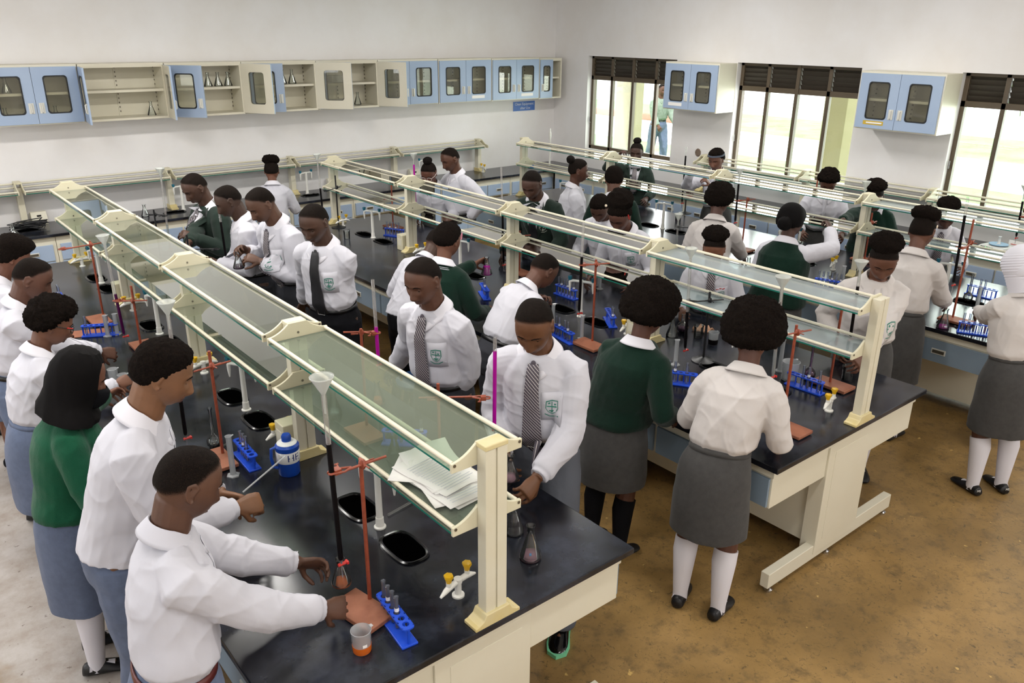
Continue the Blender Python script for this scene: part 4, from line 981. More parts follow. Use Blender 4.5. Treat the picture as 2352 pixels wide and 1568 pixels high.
def swan_tap(label, p, rz=0, h=.26, col=None, knob=None, group='swan-neck taps'):
    t = thing('swan_tap', label, 'tap', (p[0], p[1], H0), rz, group); m = col or M_wtap; q = MB()
    q.lathe([(0, 0), (.026, 0), (.026, .006), (.019, .010), (.017, .05), (.0145, .05), (.013, h), (.015, h), (.013, h+.02), (0, h+.02)], 18); q.build('column', m, t)
    for s in (1, -1):
        q = MB(); q.tube([(0, 0, h+.008), (s*.065, 0, h+.008), (s*.085, 0, h+.002), (s*.088, 0, h-.012)], .010, n=10); q.tube([(s*.088, 0, h+.0), (s*.088, 0, h-.035), (s*.088, 0, h-.075)], [.0105, .009, .004], n=10); ar = q.build('spout', m, t)
        q = MB(); q.lathe([(.0, 0), (.012, 0), (.017, .022), (.015, .030), (0, .030)], 7, (s*.088, 0, h+.012)); q.build('knob', knob or M_knobt, ar)
    return t
def gas_tap(label, p, rz=0, group='yellow-knobbed gas taps'):
    t = thing('gas_tap', label, 'tap', (p[0], p[1], H0), rz, group); q = MB(); q.lathe([(0, 0), (.024, 0), (.024, .007), (.013, .010), (.013, .058), (.016, .060), (.016, .078), (0, .078)], 18); q.build('column', M_wtap, t)
    for s in (1, -1):
        q = MB(); q.tube([(0, 0, .066), (s*.045, 0, .064), (s*.066, 0, .058), (s*.095, 0, .046)], [.011, .0125, .011, .0048], n=12); q.tube([(s*.05, 0, .066), (s*.05, 0, .088)], .010, n=10); ar = q.build('nozzle', M_wtap, t)
        q = MB(); q.lathe([(0, .086), (.010, .086), (.012, .098), (.019, .112), (.018, .120), (.008, .122), (0, .122)], 6, (s*.05, 0, 0)); q.build('knob', M_knob, ar)
    return t
def sink(label, p, group='oval drip sinks'):
    t = thing('drip_sink', label, 'sink', (p[0], p[1], H0), 0, group)
    def ov(a, b, z, n=32, pw=3.2):
        return [(a*math.copysign(abs(math.cos(u))**(2/pw), math.cos(u)), b*math.copysign(abs(math.sin(u))**(2/pw), math.sin(u)), z) for u in np.linspace(0, 2*math.pi, n, endpoint=False)]
    q = MB(); q.loft([ov(.074, .124, .0005), ov(.074, .124, .006), ov(.067, .117, .010), ov(.060, .110, .008), ov(.058, .108, .002)], cap=False); q.build('rim', M_sink, t)
    q = MB(); q.loft([ov(.059, .109, .0025)], cap=True); q.f = q.f[:1]; q.m = q.m[:1]; q.build('basin_shade', M_sinkshade, t); return t  # flat black sheet in place of the shade down in the bowl
M_patent = mat('patent_leather', '#08080a', rough=.08, spec=.6)
M_khaki = mat('grey_green_shirt', '#7d8a7c', rough=.9)
F = []
# every student: head centre, facing (degrees from +x), pose, dress
F.append(person('person', 'person in white shirt and brown belt, bending over a burette in the front corner', (-5.299, -5.846, 1.5), -6, lean=9, side=13.0, hp=24, hyaw=4, belt='brown', sk='#4b3226', lh=(-4.927, -5.75, 0.98), rh=(-4.974, -6.023, 0.97), grip=(0.55, 0.5), vox=0.0045, botm=M_bgrey, topm=M_white))
F.append(person('person', 'person with white shirt hanging out over grey trousers, holding a thin rod', (-5.168, -5.244, 1.63), -22, lean=18, hp=22, tuck=False, sk='#65452f', lh=(-5.01, -5.229, 1.05), rh=(-5.007, -5.374, 1.06), grip=(0.9, 0.95), vox=0.0045, botm=M_bgrey, hair='mid'))
F.append(person('person', 'person in black headscarf, black face mask and bright green sweater', (-5.332, -4.588, 1.43), -12, lean=10, hp=22, fem=True, top='sweater', bottom='skirt', hair='hijab', sk='#5a3a2b', socks=M_sockw, botm=M_bgrey, lh=(-4.943, -3.655, 0.97), hem=0.23))
F.append(person('person', 'person with short curly hair and red-tipped glasses, white shirt and pale grey skirt', (-5.265, -3.672, 1.4), -2, lean=14, hp=25, fem=True, bottom='skirt', hair='afro', afro=0.45, sk='#5f3f30', socks=M_sockw, botm=M_bgrey, rh=(-5.011, -3.645, 0.98), grip=(0.5, 0.7)))
F.append(person('person', 'cropped-haired person in white shirt, second from the left edge, reaching ahead', (-5.223, -3.051, 1.48), -20, lean=14, hp=28, sk='#4a3025', rh=(-4.948, -3.06, 0.97), botm=M_bgrey))
F.append(person('person', 'person at the left edge in blue-grey skirt, bare legs and flip-flops', (-5.212, -2.333, 1.45), 0, lean=18, hp=25, fem=True, bottom='skirt', hair='flat', sk='#5a3a2d', botm=M_bgrey, shoes=M_black))
F.append(person('person', 'person in dark green blazer and striped tie at the far end of the nearest bench', (-3.706, -1.339, 1.57), 188, lean=10, hp=28, top='blazer', tie='s', crest=True, sk='#3f2a20', lh=(-3.834, -1.566, 1.22), rh=(-3.92, -1.654, 1.19), grip=(0.7, 0.8)))
F.append(person('person', 'person in white shirt facing away, between the blazer wearer and the flask holder', (-3.662, -1.949, 1.555), 165, lean=12, hp=25, sk='#38261d', lh=(-3.794, -1.917, 1.08), botm=M_dgrey))
F.append(person('person', 'person in white shirt swirling a purple flask, striped tie hanging free', (-3.638, -2.528, 1.62), 188, lean=16, hp=30, tie='s', crest=True, sk='#4a3226', lh=(-3.692, -2.536, 1.21), rh=(-3.702, -2.312, 1.25), grip=(0.75, 0.7), botm=M_dgrey))
F.append(person('person', 'person in white shirt with plain black tie, arms reaching down to the bench', (-3.618, -3.331, 1.63), 208, lean=8, hp=24, tie='b', crest=True, sk='#3a261c', lh=(-3.608, -3.182, 0.9), rh=(-3.504, -2.782, 0.9), botm=M_black))
F.append(person('person', 'person in white shirt and long striped tie, shirt tail loose, beside a red clamp', (-3.716, -4.761, 1.6), 196, lean=9, hp=20, tie='s', crest=True, sk='#4b3023', lh=(-3.628, -4.731, 0.88), rh=(-3.598, -4.222, 0.9), vox=0.0045, botm=M_dgrey))
F.append(person('person', 'person in white shirt and striped tie at the near right end of the nearest bench', (-3.702, -5.627, 1.6), 214, lean=9, hp=30, tie='s', crest=True, sk='#50321f', lh=(-3.84, -5.821, 0.97), rh=(-3.808, -5.559, 0.96), grip=(0.6, 0.6), vox=0.0045, botm=M_lgrey, shoes=M_patent, feet=((0.125, 0.1), (-0.02, -0.06))))
F.append(person('person', 'person with an afro bun in white shirt, turned to the back worktop', (-2.335, 0.324, 1.36), 62, lean=6, hp=12, fem=True, bottom='skirt', hair='puff', sk='#5a3a2c'))
F.append(person('person', 'person in large clear glasses with a bun, behind the middle rack', (-1.197, -1.017, 1.4), 216, lean=19, hp=28, fem=True, bottom='skirt', hair='bun', sk='#54362a'))
F.append(person('person', 'person in white shirt standing behind the bespectacled one, in profile', (-0.965, -1.077, 1.53), 178, lean=8, hp=22, sk='#4a3024', botm=M_dgrey, lh=(-0.845, -1.217, 0.92)))
F.append(person('person', 'person in dark green blazer with black tie and white lapel pin, looking down', (-1.296, -2.787, 1.55), 204, lean=18, hp=30, top='blazer', tie='b', crest=True, sk='#3c281f'))
F.append(person('person', 'person with a pearl bead in black hair, head bowed, white shirt', (-0.938, -3.273, 1.38), 205, lean=22, hp=38, fem=True, bottom='skirt', hair='mid', sk='#3f2a22'))
F.append(person('person', 'person with a red hair clip below a big afro puff, head bowed', (-1.263, -3.817, 1.45), 196, lean=22, hp=34, fem=True, bottom='skirt', hair='mid', sk='#4a3027', crest=True))
F.append(person('person', 'person with hair piled on top, white shirt and striped tie, under the middle rack', (-1.231, -4.715, 1.365), 216, lean=14, hp=24, fem=True, bottom='skirt', hair='puff', tie='s', crest=True, sk='#5e3c2c'))
F.append(person('person', 'person with tall hair bun and badge on white shirt, arm across to the end post', (-1.159, -5.9, 1.53), 214, lean=8, hp=30, fem=True, bottom='skirt', hair='puff', crest=True, sk='#523528', lh=(-1.544, -6.035, 0.97), rh=(-1.216, -5.735, 0.95), socks=M_sockw, topm=M_white2, vox=0.005))
F.append(person('person', 'person bent right over the middle bench, white shirt tail out, black trousers', (-2.568, -3.19, 1.3), 12, lean=34, hp=40, tuck=False, sk='#3f2b22', botm=M_black))
F.append(person('person', 'person in dark green sweater with a pink hair clip, holding a pink flask', (-2.832, -3.707, 1.47), 22, lean=10, hp=15, fem=True, top='sweater', topm=M_dgreen, bottom='skirt', hair='mid', sk='#5b3b2c', lh=(-2.466, -3.519, 1.2), grip=(0.7, 0.5)))
F.append(person('person', 'person in white shirt doubled over with hands at chin, grey trousers lettered SAN', (-2.482, -4.302, 1.33), -4, lean=35, hp=42, sk='#4a2f24', lh=(-2.566, -4.335, 1.12), rh=(-2.538, -4.338, 1.1), grip=(0.9, 0.9), botm=M_dgrey, tuck=True))
F.append(person('person', 'person with round afro in green sweater, grey skirt and long black socks', (-2.854, -5.549, 1.45), 8, lean=4, side=-13, hp=22, hyaw=6, hroll=6, hem=0.3, fem=True, fat=1.1, top='sweater', topm=M_dgreen, bottom='skirt', hair='afro', sk='#4c3025', rh=(-2.755, -5.69, 0.9), socks=M_black, vox=0.005))
F.append(person('person', 'person with round afro in white shirt, grey skirt and white knee socks', (-2.76, -6.113, 1.47), 20, lean=13, side=-9, hp=20, hyaw=12, hem=0.295, fem=True, bottom='skirt', hair='afro', sk='#4a2e24', socks=M_sockw, vox=0.005, topm=M_white2))
F.append(person('person', 'person with a flat coiled bun in white shirt, face turned sideways in profile', (-0.227, -2.244, 1.495), -35, lean=6, hp=6, fem=True, bottom='skirt', hair='backbun', sk='#43291f'))
F.append(person('person', 'person in high-necked dark green sweater seen from behind, between two in white', (-0.32, -2.828, 1.5), 48, lean=8, hp=12, top='sweater', topm=M_dgreen, hair='mid', sk='#4a3024'))
F.append(person('person', 'person with cropped afro in white shirt, back turned, at the window bench', (-0.277, -4.013, 1.48), 22, lean=12, hp=18, fem=True, bottom='skirt', hair='afro', afro=0.6, sk='#432b22', rh=(0.123, -4.04, 0.93), topm=M_white2))
F.append(person('person', 'person in black head wrap and green sleeveless vest, elbow raised', (-0.452, -4.825, 1.48), 10, lean=8, hp=16, fem=True, fat=1.12, top='vest', bottom='skirt', hair='scarf', sk='#3f2a21', rh=(-0.058, -4.911, 1.38), rpole=(0.1, -0.8, -0.35), grip=(0.4, 0.7)))
F.append(person('person', 'person with high bun and star hair pin in white shirt, working at a red clamp', (-0.174, -5.666, 1.52), 8, lean=10, hp=20, fem=True, bottom='skirt', hair='puff', sk='#4f3327', rh=(0.155, -5.785, 0.98), socks=M_sockw, topm=M_white2))
F.append(person('person', 'person in white knitted hat with white socks and black trainers, at the right edge', (-0.455, -6.417, 1.47), 58, lean=10, hp=18, fem=True, bottom='skirt', hair='knit', sk='#4a3025', lh=(0.093, -5.972, 0.95), socks=M_sockw, topm=M_white2))
F.append(person('person', 'person in green blazer with bun, holding up a flask of pink liquid', (1.52, -1.419, 1.435), 214, lean=6, hp=10, fem=True, top='blazer', bottom='skirt', hair='bun', tie='s', crest=True, sk='#3a2720', rh=(1.265, -1.37, 1.42), grip=(0.4, 0.7)))
F.append(person('person', 'person in grey headband and white shirt, tilting test tubes by the windows', (1.658, -2.487, 1.47), 192, lean=10, hp=18, fem=True, bottom='skirt', hair='mid', sk='#5a3b2e', rh=(1.362, -2.376, 1.33), lh=(1.478, -2.568, 1.22), grip=(0.7, 0.8)))
F.append(person('person', 'person in white shirt with rounded short hair, peering down behind two red clamps', (1.631, -3.881, 1.42), 214, lean=16, hp=36, fem=True, bottom='skirt', hair='afro', afro=0.4, sk='#4e3328'))
F.append(person('person', 'person in green sweater with gold badge and a ponytail on top', (1.452, -4.464, 1.385), 206, lean=19, hp=30, fem=True, top='sweater', topm=M_dgreen, bottom='skirt', hair='puff', crest=True, sk='#412b22', rh=(0.95, -4.442, 1.22)))
F.append(person('person', 'person with rolled-up hair in white shirt and loose tie, beside the digital balance', (1.356, -5.168, 1.345), 216, lean=19, hp=34, fem=True, bottom='skirt', hair='puff', tie='s', sk='#45302a'))
F.append(person('person', 'person mostly out of view at the left edge, one hand raising a round flask', (-5.406, -1.544, 1.45), -4, lean=10, hp=20, sk='#6a452f', rh=(-5.094, -1.109, 1.2), rpole=(-0.1, -0.35, -1.0), grip=(0.5, 0.5)))
F.append(person('person', 'person in grey-green shirt walking outdoors, seen through the first window', (7.74, 3.623, 1.62), 250, lean=4, hp=5, sk='#4a3024', botm=M_bgrey, topm=M_khaki, feet=((0.1, 0.05), (-0.12, -0.05))))
# ---------------------------------------------------------------- the ware, where it stands
c = stand('retort stand with a red rod on a speckled plate in the front corner', (-4.761, -5.956, 0.842), 0.604, 0.592, 180, 0.106, 0.090, True, 'plate', 12, (-0.05, -0.032))
burette('burette half full of dark liquid in the front corner', (-4.862, -5.958, 1.009), (-4.875, -5.952, 1.723), M_blackl, 0.72, True)
c = stand('retort stand with a red rod between the water jug and the volumetric flask', (-4.777, -4.552, 0.842), 0.563, 0.491, -173, 0.169, 0.090, True, 'plate', 0, (-0.041, -0.034))
burette('burette left of the blue water jug', (-4.943, -4.574, 0.955), (-4.94, -4.574, 1.626), M_blackl, 0.50, True)
c = stand('retort stand with a red rod beside the wooden plate and twin cylinders', (-4.659, -2.804, 0.842), 0.429, 0.334, 148, 0.107, 0.090, True, 'plate', 0, (0.012, -0.008))
burette('burette with a long pink upper stem near the left edge', (-4.734, -2.751, 0.872), (-4.757, -2.745, 1.543), M_purp, 0.45, True)
c = stand('retort stand with an empty clamp reaching left, far end of the nearest bench', (-4.689, -1.998, 0.842), 0.564, 0.542, -172, 0.194, 0.090, True, 'plate', 0, (-0.05, -0.09))
c = stand('retort stand with a pale base plate seen through the nearest glass shelves', (-4.072, -4.723, 0.842), 0.564, 0.541, -35, 0.080, 0.090, True, 'plate', 0, (-0.046, -0.058))
burette('burette of magenta liquid below an open rim, beside the long-tied student', (-4.006, -4.769, 1.153), (-4.013, -4.765, 1.663), M_mag, 0.42, False)
c = stand('retort stand with a bright red rod at the belt of the front right student', (-4.04, -5.36, 0.842), 0.478, 0.402, -35, 0.220, 0.090, True, 'plate', 0, (0, 0))
burette('burette filled almost to the top with magenta in front of the front right student', (-3.831, -5.507, 1.026), (-3.829, -5.509, 1.541), M_mag, 0.86, False)
c = stand('retort stand in black beside the green-blazered student of the nearest bench', (-3.86, -0.62, 0.842), 0.446, 0.399, -49, 0.108, 0.090, False, 'disc', 0, (0, 0))
burette('burette of clear liquid held by the green-blazered student', (-3.792, -0.7, 0.883), (-3.78, -0.703, 1.597), M_clear, 0.30, True)
c = stand('retort stand in black with a clamp at the flask holder of the nearest bench', (-3.96, -1.78, 0.842), 0.459, 0.338, -30, 0.220, 0.090, False, 'disc', 0, (0, 0))
burette('burette of black liquid under a pink-stained funnel', (-3.714, -1.909, 0.891), (-3.729, -1.903, 1.506), M_blackl, 0.80, True)
c = stand('retort stand in slender black at the far end of the middle bench', (-1.999, -0.485, 0.842), 0.544, 0.423, -146, 0.220, 0.090, False, 'disc', 0, (0, 0))
burette('burette at the far end of the middle bench', (-2.215, -0.592, 0.872), (-2.232, -0.583, 1.574), M_blackl, 0.55, True)
c = stand('retort stand with a red clamp nearest the blazer wearer of the middle bench', (-1.583, -2.975, 0.842), 0.376, 0.338, 154, 0.152, 0.090, True, 'plate', 0, (0, 0))
burette('funnel-less burette of black liquid in the middle of the middle bench', (-1.709, -2.918, 0.872), (-1.73, -2.902, 1.755), M_blackl, 0.60, False)
c = stand('retort stand on a terracotta plate left of the green-jumpered student with an afro', (-2.265, -4.568, 0.842), 0.589, 0.560, 159, 0.100, 0.090, True, 'plate', 0, (-0.05, -0.019))
burette('funnel-less burette whose jet ends by the blue rack of short tubes', (-2.362, -4.529, 1.014), (-2.357, -4.533, 1.681), M_blackl, 0.62, False)
c = stand('retort stand in black on a round foot between the two afro-haired students', (-1.907, -5.216, 0.842), 0.462, 0.411, 155, 0.151, 0.090, False, 'disc', 0, (0, 0))
burette('burette between the two afro-haired students', (-2.034, -5.166, 0.872), (-2.045, -5.152, 1.531), M_blackl, 0.40, True)
c = stand('retort stand on a terracotta plate at the elbow of the white-socked student', (-2.293, -6.058, 0.842), 0.572, 0.536, 167, 0.164, 0.090, True, 'plate', 0, (-0.038, -0.054))
burette('empty burette under the largest funnel on the middle bench', (-2.436, -6.051, 1.102), (-2.443, -6.039, 1.635), M_clear, 0.25, True)
c = stand('retort stand on a broad brown plate next to the end post of the middle bench', (-1.62, -5.933, 0.842), 0.537, 0.510, -1, 0.127, 0.090, True, 'plate', 0, (-0.003, -0.021))
burette('burette held before the tall-bunned student at the bench end', (-1.488, -5.946, 1.054), (-1.492, -5.938, 1.532), M_blackl, 0.78, True)
c = stand('retort stand hidden by the far end of the middle rack', (-1.56, -0.86, 0.842), 0.539, 0.494, -38, 0.220, 0.090, True, 'plate', 0, (0, 0))
burette('burette of bright pink liquid in front of the bespectacled student', (-1.366, -1.01, 0.929), (-1.371, -1.007, 1.557), M_mag, 0.92, True)
c = stand('retort stand with a tall leaning-looking red rod at the near end of the window bench', (0.173, -5.851, 0.842), 0.751, 0.586, -169, 0.220, 0.090, True, 'plate', 0, (-0.028, -0.038))
burette('tall burette of black liquid before the star-pinned student', (-0.044, -5.892, 1.106), (-0.052, -5.871, 1.78), M_blackl, 0.80, False)
c = stand('retort stand with a thin red rod behind the cropped-afro student of the window bench', (0.613, -3.671, 0.842), 0.513, 0.492, 171, 0.130, 0.090, True, 'plate', 0, (0, 0))
burette('burette of black liquid behind the cropped-afro student', (0.486, -3.653, 1.07), (0.483, -3.648, 1.572), M_blackl, 0.82, True)
c = stand('retort stand behind the two bowed heads, on the window bench', (0.02, -3.62, 0.842), 0.375, 0.295, 128, 0.212, 0.090, False, 'disc', 0, (0, 0))
burette('burette of clear liquid right of the red-clipped afro', (-0.104, -3.459, 0.872), (-0.105, -3.457, 1.194), M_clear, 0.40, True)
c = stand('retort stand in front of the ponytailed student in green', (1.191, -4.603, 0.842), 0.451, 0.364, -175, 0.220, 0.090, True, 'plate', 0, (0, 0))
burette('burette of black liquid in front of the ponytailed student', (0.968, -4.615, 0.872), (0.968, -4.615, 1.541), M_blackl, 0.90, True)
c = stand('retort stand before the student in a grey headband', (1.49, -2.248, 0.842), 0.350, 0.251, 175, 0.080, 0.090, False, 'disc', 0, (0, 0))
burette('burette of black liquid beside the hands of the headbanded student', (1.418, -2.251, 0.913), (1.417, -2.25, 1.601), M_blackl, 0.85, False)
c = stand('retort stand with a rusty clamp under the bowed face by the middle window', (2.367, -3.335, 0.842), 0.471, 0.333, -87, 0.109, 0.090, True, 'plate', 0, (0, 0))
burette('almost empty burette by the middle window', (2.377, -3.45, 0.872), (2.38, -3.456, 1.427), M_blackl, 0.20, False)
c = stand('retort stand at the right edge of the picture below the third window', (2.45, -5.62, 0.842), 0.628, 0.399, 105, 0.220, 0.090, True, 'plate', 0, (0, 0))
burette('burette cut by the right edge of the picture', (2.391, -5.403, 0.983), (2.385, -5.385, 1.466), M_blackl, 0.80, True)

lab_item('rack4', rack_tubes((0, 1, 2, 3), {}), 'blue rack with four tubes at one end, in the front corner', "test tube rack", (-4.755, -6.124), rz=R(-96), group="blue test tube racks")
lab_item('rack3', rack_tubes((1, 2, 3), {1: M_clear}), 'blue rack of three tubes between the cylinder and the water jug', "test tube rack", (-4.703, -4.662), rz=R(-92), group="blue test tube racks")
lab_item('rack2', rack_tubes((0, 4), {}), 'blue rack on the wooden plate behind the headscarfed student', "test tube rack", (-4.801, -2.386), rz=R(-26), group="blue test tube racks")
lab_item('rack3b', rack_tubes((0, 1, 2), {}), 'blue rack half hidden by the second student from the left', "test tube rack", (-4.867, -1.539), rz=R(-94), group="blue test tube racks")
lab_item('rack2b', rack_tubes((2, 5), {}), 'blue rack seen through the nearest glass shelves', "test tube rack", (-4.005, -4.99), rz=R(-45), group="blue test tube racks")
lab_item('rack5', rack_tubes((0, 1, 2, 3, 4), {}), 'blue rack of five tubes near the far end of the middle bench', "test tube rack", (-1.736, -1.176), rz=R(-65), group="blue test tube racks")
lab_item('rack4b', rack_tubes((0, 1, 3, 4), {3: M_pink}), 'blue rack behind the hair of the front right student', "test tube rack", (-2.362, -4.386), rz=R(-99), group="blue test tube racks")
lab_item('rack2c', rack_tubes((4, 5), {}), 'blue rack seen end-on left of the nearer afro', "test tube rack", (-1.868, -4.345), rz=R(-124), group="blue test tube racks")
lab_item('rack6', rack_tubes((0, 1, 2, 3, 4, 5), {}), 'blue rack beyond the hands of the doubled-over student', "test tube rack", (-1.702, -3.696), rz=R(-90), group="blue test tube racks")
lab_item('rack3c', rack_tubes((1, 2, 4), {}), 'blue rack between the two afro-haired students, behind tall cylinders', "test tube rack", (-2.324, -5.353), rz=R(-58), group="blue test tube racks")
lab_item('rack3d', rack_tubes((2, 3, 5), {3: M_purp}), 'blue rack of hole-ended tubes near the end post of the middle bench', "test tube rack", (-1.786, -5.868), rz=R(-88), group="blue test tube racks")
lab_item('rack6b', rack_tubes((0, 1, 2, 3, 4, 5), {}), 'blue rack of upright clear tubes in front of the vest wearer', "test tube rack", (0.14, -4.87), rz=R(-75), group="blue test tube racks")
lab_item('rack6c', rack_tubes((0, 1, 2, 3, 4, 5), {2: M_purp, 4: M_mag}), 'blue rack of coloured tubes at the near left corner of the window bench', "test tube rack", (0.002, -6.086), rz=R(-65), group="blue test tube racks")
lab_item('rack3e', rack_tubes((0, 2, 3), {2: M_purp}), 'blue rack behind the volumetric flask on the window bench', "test tube rack", (0.938, -5.732), rz=R(-91), group="blue test tube racks")
lab_item('rack2d', rack_tubes((2, 3), {}), 'blue rack at the elbow of the student with a pink hair clip', "test tube rack", (-2.205, -3.294), rz=R(-116), group="blue test tube racks")
lab_item('beakO', beaker(.085,.034,M_pp,M_oran,.36,True), 'frosted beaker with orange liquid and a paper label', 'beaker', (-4.903, -6.15))
lab_item('beakS', beaker(.07,.028,M_pp), 'empty frosted beaker beyond the headscarf, left one of two', 'beaker', (-4.938, -3.23))
lab_item('beakS', 0, 'empty frosted beaker beyond the headscarf, right one of two', 'beaker', (-4.915, -3.353))
lab_item('beakG', beaker(.085,.033,M_lab,M_blackl,.22), 'glass beaker with a little black liquid behind the black stand', 'beaker', (-1.601, -4.928))
lab_item('beakW', beaker(.085,.034,M_pp,M_blackl,.45), 'frosted beaker of dark liquid beside the glass beaker', 'beaker', (-1.62, -5.069))
lab_item('beakB', beaker(.12,.05,M_pp,M_clear,.15), 'large frosted beaker behind the rack near the end post', 'beaker', (-1.738, -5.734))
lab_item('beakS', 0, 'small frosted beaker under the arm of the nearer afro student', 'beaker', (-2.437, -5.333))
lab_item('beakD', beaker(.085,.034,M_lab,M_dkp,.3), 'glass beaker of dark liquid in the hand behind the end post', 'beaker', (-1.446, -5.945))
lab_item('beakC', beaker(.08,.032,M_lab), 'empty glass beaker at the far end of the middle bench', 'beaker', (-2.166, -0.975))
lab_item('beakP', beaker(.08,.033,M_lab,M_purp,.35), 'glass beaker of purple liquid on the window bench', 'beaker', (1.108, -2.467))
lab_item('conP', conical(.15,.045,M_pink,.11), 'conical flask with a trace of pink liquid alone on the front right corner', 'flask', (-4.118, -6.11))
lab_item('conD', conical(.14,.043,M_dkp,.45,False), 'conical flask half full of dark purple beside the front post', 'flask', (-4.059, -5.933))
lab_item('vol', volumetric(), 'empty volumetric flask between two students of the nearest bench', 'flask', (-4.77, -4.416))
lab_item('conO', conical(.13,.042,M_oran,.22,False), 'conical flask of orange liquid seen through the nearest glass shelf', 'flask', (-3.864, -4.479))
lab_item('con0', conical(.13,.042,None,.2,False), 'empty conical flask on the back worktop behind the nearest rack', 'flask', (-3.444, 1.265))
lab_item('volP', volumetric(M_purp,M_labv), 'purple-stained volumetric flask behind the rack near the end post', 'flask', (-1.618, -5.794))
lab_item('rfP', roundfl(M_purp), 'round flask of purple liquid held under the middle rack', 'flask', (-1.599, -4.788))
lab_item('con0', 0, 'empty conical flask to the right of the nearer afro', 'flask', (-1.724, -4.8))
lab_item('conV', conical(.14,.044,M_mag,.12,False), 'conical flask with magenta dregs at the near corner of the window bench', 'flask', (-0.045, -5.882))
lab_item('vol2', volumetric(None), 'clear volumetric flask on the window bench by the knitted hat', 'flask', (0.746, -5.713))
lab_item('conV2', conical(.12,.038,M_purp,.2,False), 'conical flask of purple liquid on the window bench, left one of a pair', 'flask', (0.064, -4.136))
lab_item('conV3', conical(.14,.044,M_purp,.15,False), 'conical flask of purple liquid on the window bench, right one of a pair', 'flask', (0.065, -4.239))
lab_item('vol3', volumetric(None), 'volumetric flask in front of the tube rack by the vest wearer', 'flask', (0.16, -5.08))
lab_item('conX', conical(.13,.042,M_clear,.15,False), 'conical flask seen through the shelf near the jug', 'flask', (-4.12, -4.45))
lab_item('conX2', conical(.13,.042,None,.15,False), 'empty conical flask seen through the shelf before the paper stack', 'flask', (-4.12, -5.08))
lab_item('cylA', cylinder(.21,.0135), 'frosted measuring cylinder beside the blue rack by the jug', 'measuring cylinder', (-4.805, -4.753))
lab_item('cylB', cylinder(.15,.013), 'frosted measuring cylinder by the wooden plate, left of a pair', 'measuring cylinder', (-4.77, -2.432))
lab_item('cylB', 0, 'frosted measuring cylinder by the wooden plate, right of a pair', 'measuring cylinder', (-4.71, -2.436))
lab_item('cylC', cylinder(.17,.0135), 'frosted measuring cylinder with a flared lip right of the tube rack on the middle bench', 'measuring cylinder', (-2.252, -4.453))
lab_item('cylC', 0, 'frosted measuring cylinder standing below the teal tap knob', 'measuring cylinder', (-1.291, -3.632))
lab_item('cylC', 0, 'tall frosted measuring cylinder left of the black stand', 'measuring cylinder', (-2.104, -5.153))
lab_item('cylB', 0, 'shorter frosted measuring cylinder by the elbow of the afro in green', 'measuring cylinder', (-2.429, -5.363))
lab_item('cylA', 0, 'frosted measuring cylinder behind the large beaker near the end post', 'measuring cylinder', (-1.667, -5.619))
lab_item('cylB', 0, 'frosted measuring cylinder behind the front right student', 'measuring cylinder', (-2.215, -4.117))
lab_item('cylA', 0, 'frosted measuring cylinder before the end of the window rack', 'measuring cylinder', (0.178, -4.959))
lab_item('cylC', 0, 'frosted measuring cylinder near the sleeve of the knitted-hat student', 'measuring cylinder', (0.601, -5.843))
lab_item('cylG', cylinder(.2,.0135,M_lab,M_oran), 'glass cylinder of orange liquid seen through the nearest shelf', 'measuring cylinder', (-4.25, -4.62))
lab_item('cylB', 0, 'frosted measuring cylinder under the middle rack by the bowed students', 'measuring cylinder', (-1.35, -3.72))
lab_item('conH', conical(.13,.042,M_purp,.22,False), 'conical flask of purple liquid held by the white-shirted student with a crest', 'flask', (-3.799, -2.38), z=1.140)
lab_item('conM', conical(.13,.042,M_mag,.55,False), 'conical flask of pink liquid held by the student in green', 'flask', (-2.385, -3.559), z=1.115)
lab_item('conM2', conical(.12,.04,M_mag,.25,False), 'conical flask of pink liquid raised before the first window', 'flask', (1.003, -1.755), z=1.390)
lab_item('rf0', roundfl(None), 'empty round flask held up at the left edge', 'flask', (-5.0, -0.906), z=1.240)
lab_item('conS', conical(.11,.038,M_oran,.1,False), 'small glass flask under the burette tip in the front corner', 'flask', (-4.812, -5.839), z=0.885)
lab_item('conS2', conical(.12,.04,M_pink,.12,False), 'small glass flask in the hand behind the front post', 'flask', (-3.903, -5.716), z=0.940)
# ---------------------------------------------------------------- bench fittings
SY = [-5.74, -5.36, -4.28, -3.90, -2.79, -2.40, -1.30, -.93]; TY = [-5.55, -4.11, -2.60, -1.10]; GY = [-6.12, -4.58, -3.46, -1.98, -.47]
BN = ((AX-.03, 'nearest'), (BX-.02, 'middle'), (CX, 'window')); ORD = ['first', 'second', 'third', 'fourth', 'fifth', 'sixth', 'seventh', 'eighth']
s0 = t0 = g0 = None
for bx, bn in BN:
    for k, y in enumerate(SY):
        lb = 'black oval drip sink in the %s bench, %s from its near end' % (bn, ORD[k])
        if s0 is None: s0 = sink(lb, (bx, y))
        else: dup(s0, (bx, y, H0), 0, lb)
    for k, y in enumerate(TY):
        col = M_ctap if bn == 'middle' and k in (1,) else M_wtap
        lb = 'white double-spouted swan tap on the %s bench, %s from its near end' % (bn, ORD[k])
        if t0 is None: t0 = swan_tap(lb, (bx, y), R(-70))
        else: dup(t0, (bx, y, H0), R(-70+8*(k % 2)), lb)
    for k, y in enumerate(GY):
        lb = 'white gas tap with yellow knobs on the %s bench, %s from its near end' % (bn, ORD[k])
        if g0 is None: g0 = gas_tap(lb, (bx, y), R(12))
        else: dup(g0, (bx, y, H0), R(12 if k != 3 else 4), lb)
for k, (x, lb) in enumerate(((-4.6, 'oval drip sink under the tangled black cord on the back worktop'), (-3.12, 'oval drip sink on the back worktop behind the green-blazered student'), (-1.45, 'oval drip sink on the back worktop behind the middle rack'), (2.25, 'oval drip sink on the back worktop close to the corner'))): dup(s0, (x, 1.29, H0), R(90), lb)
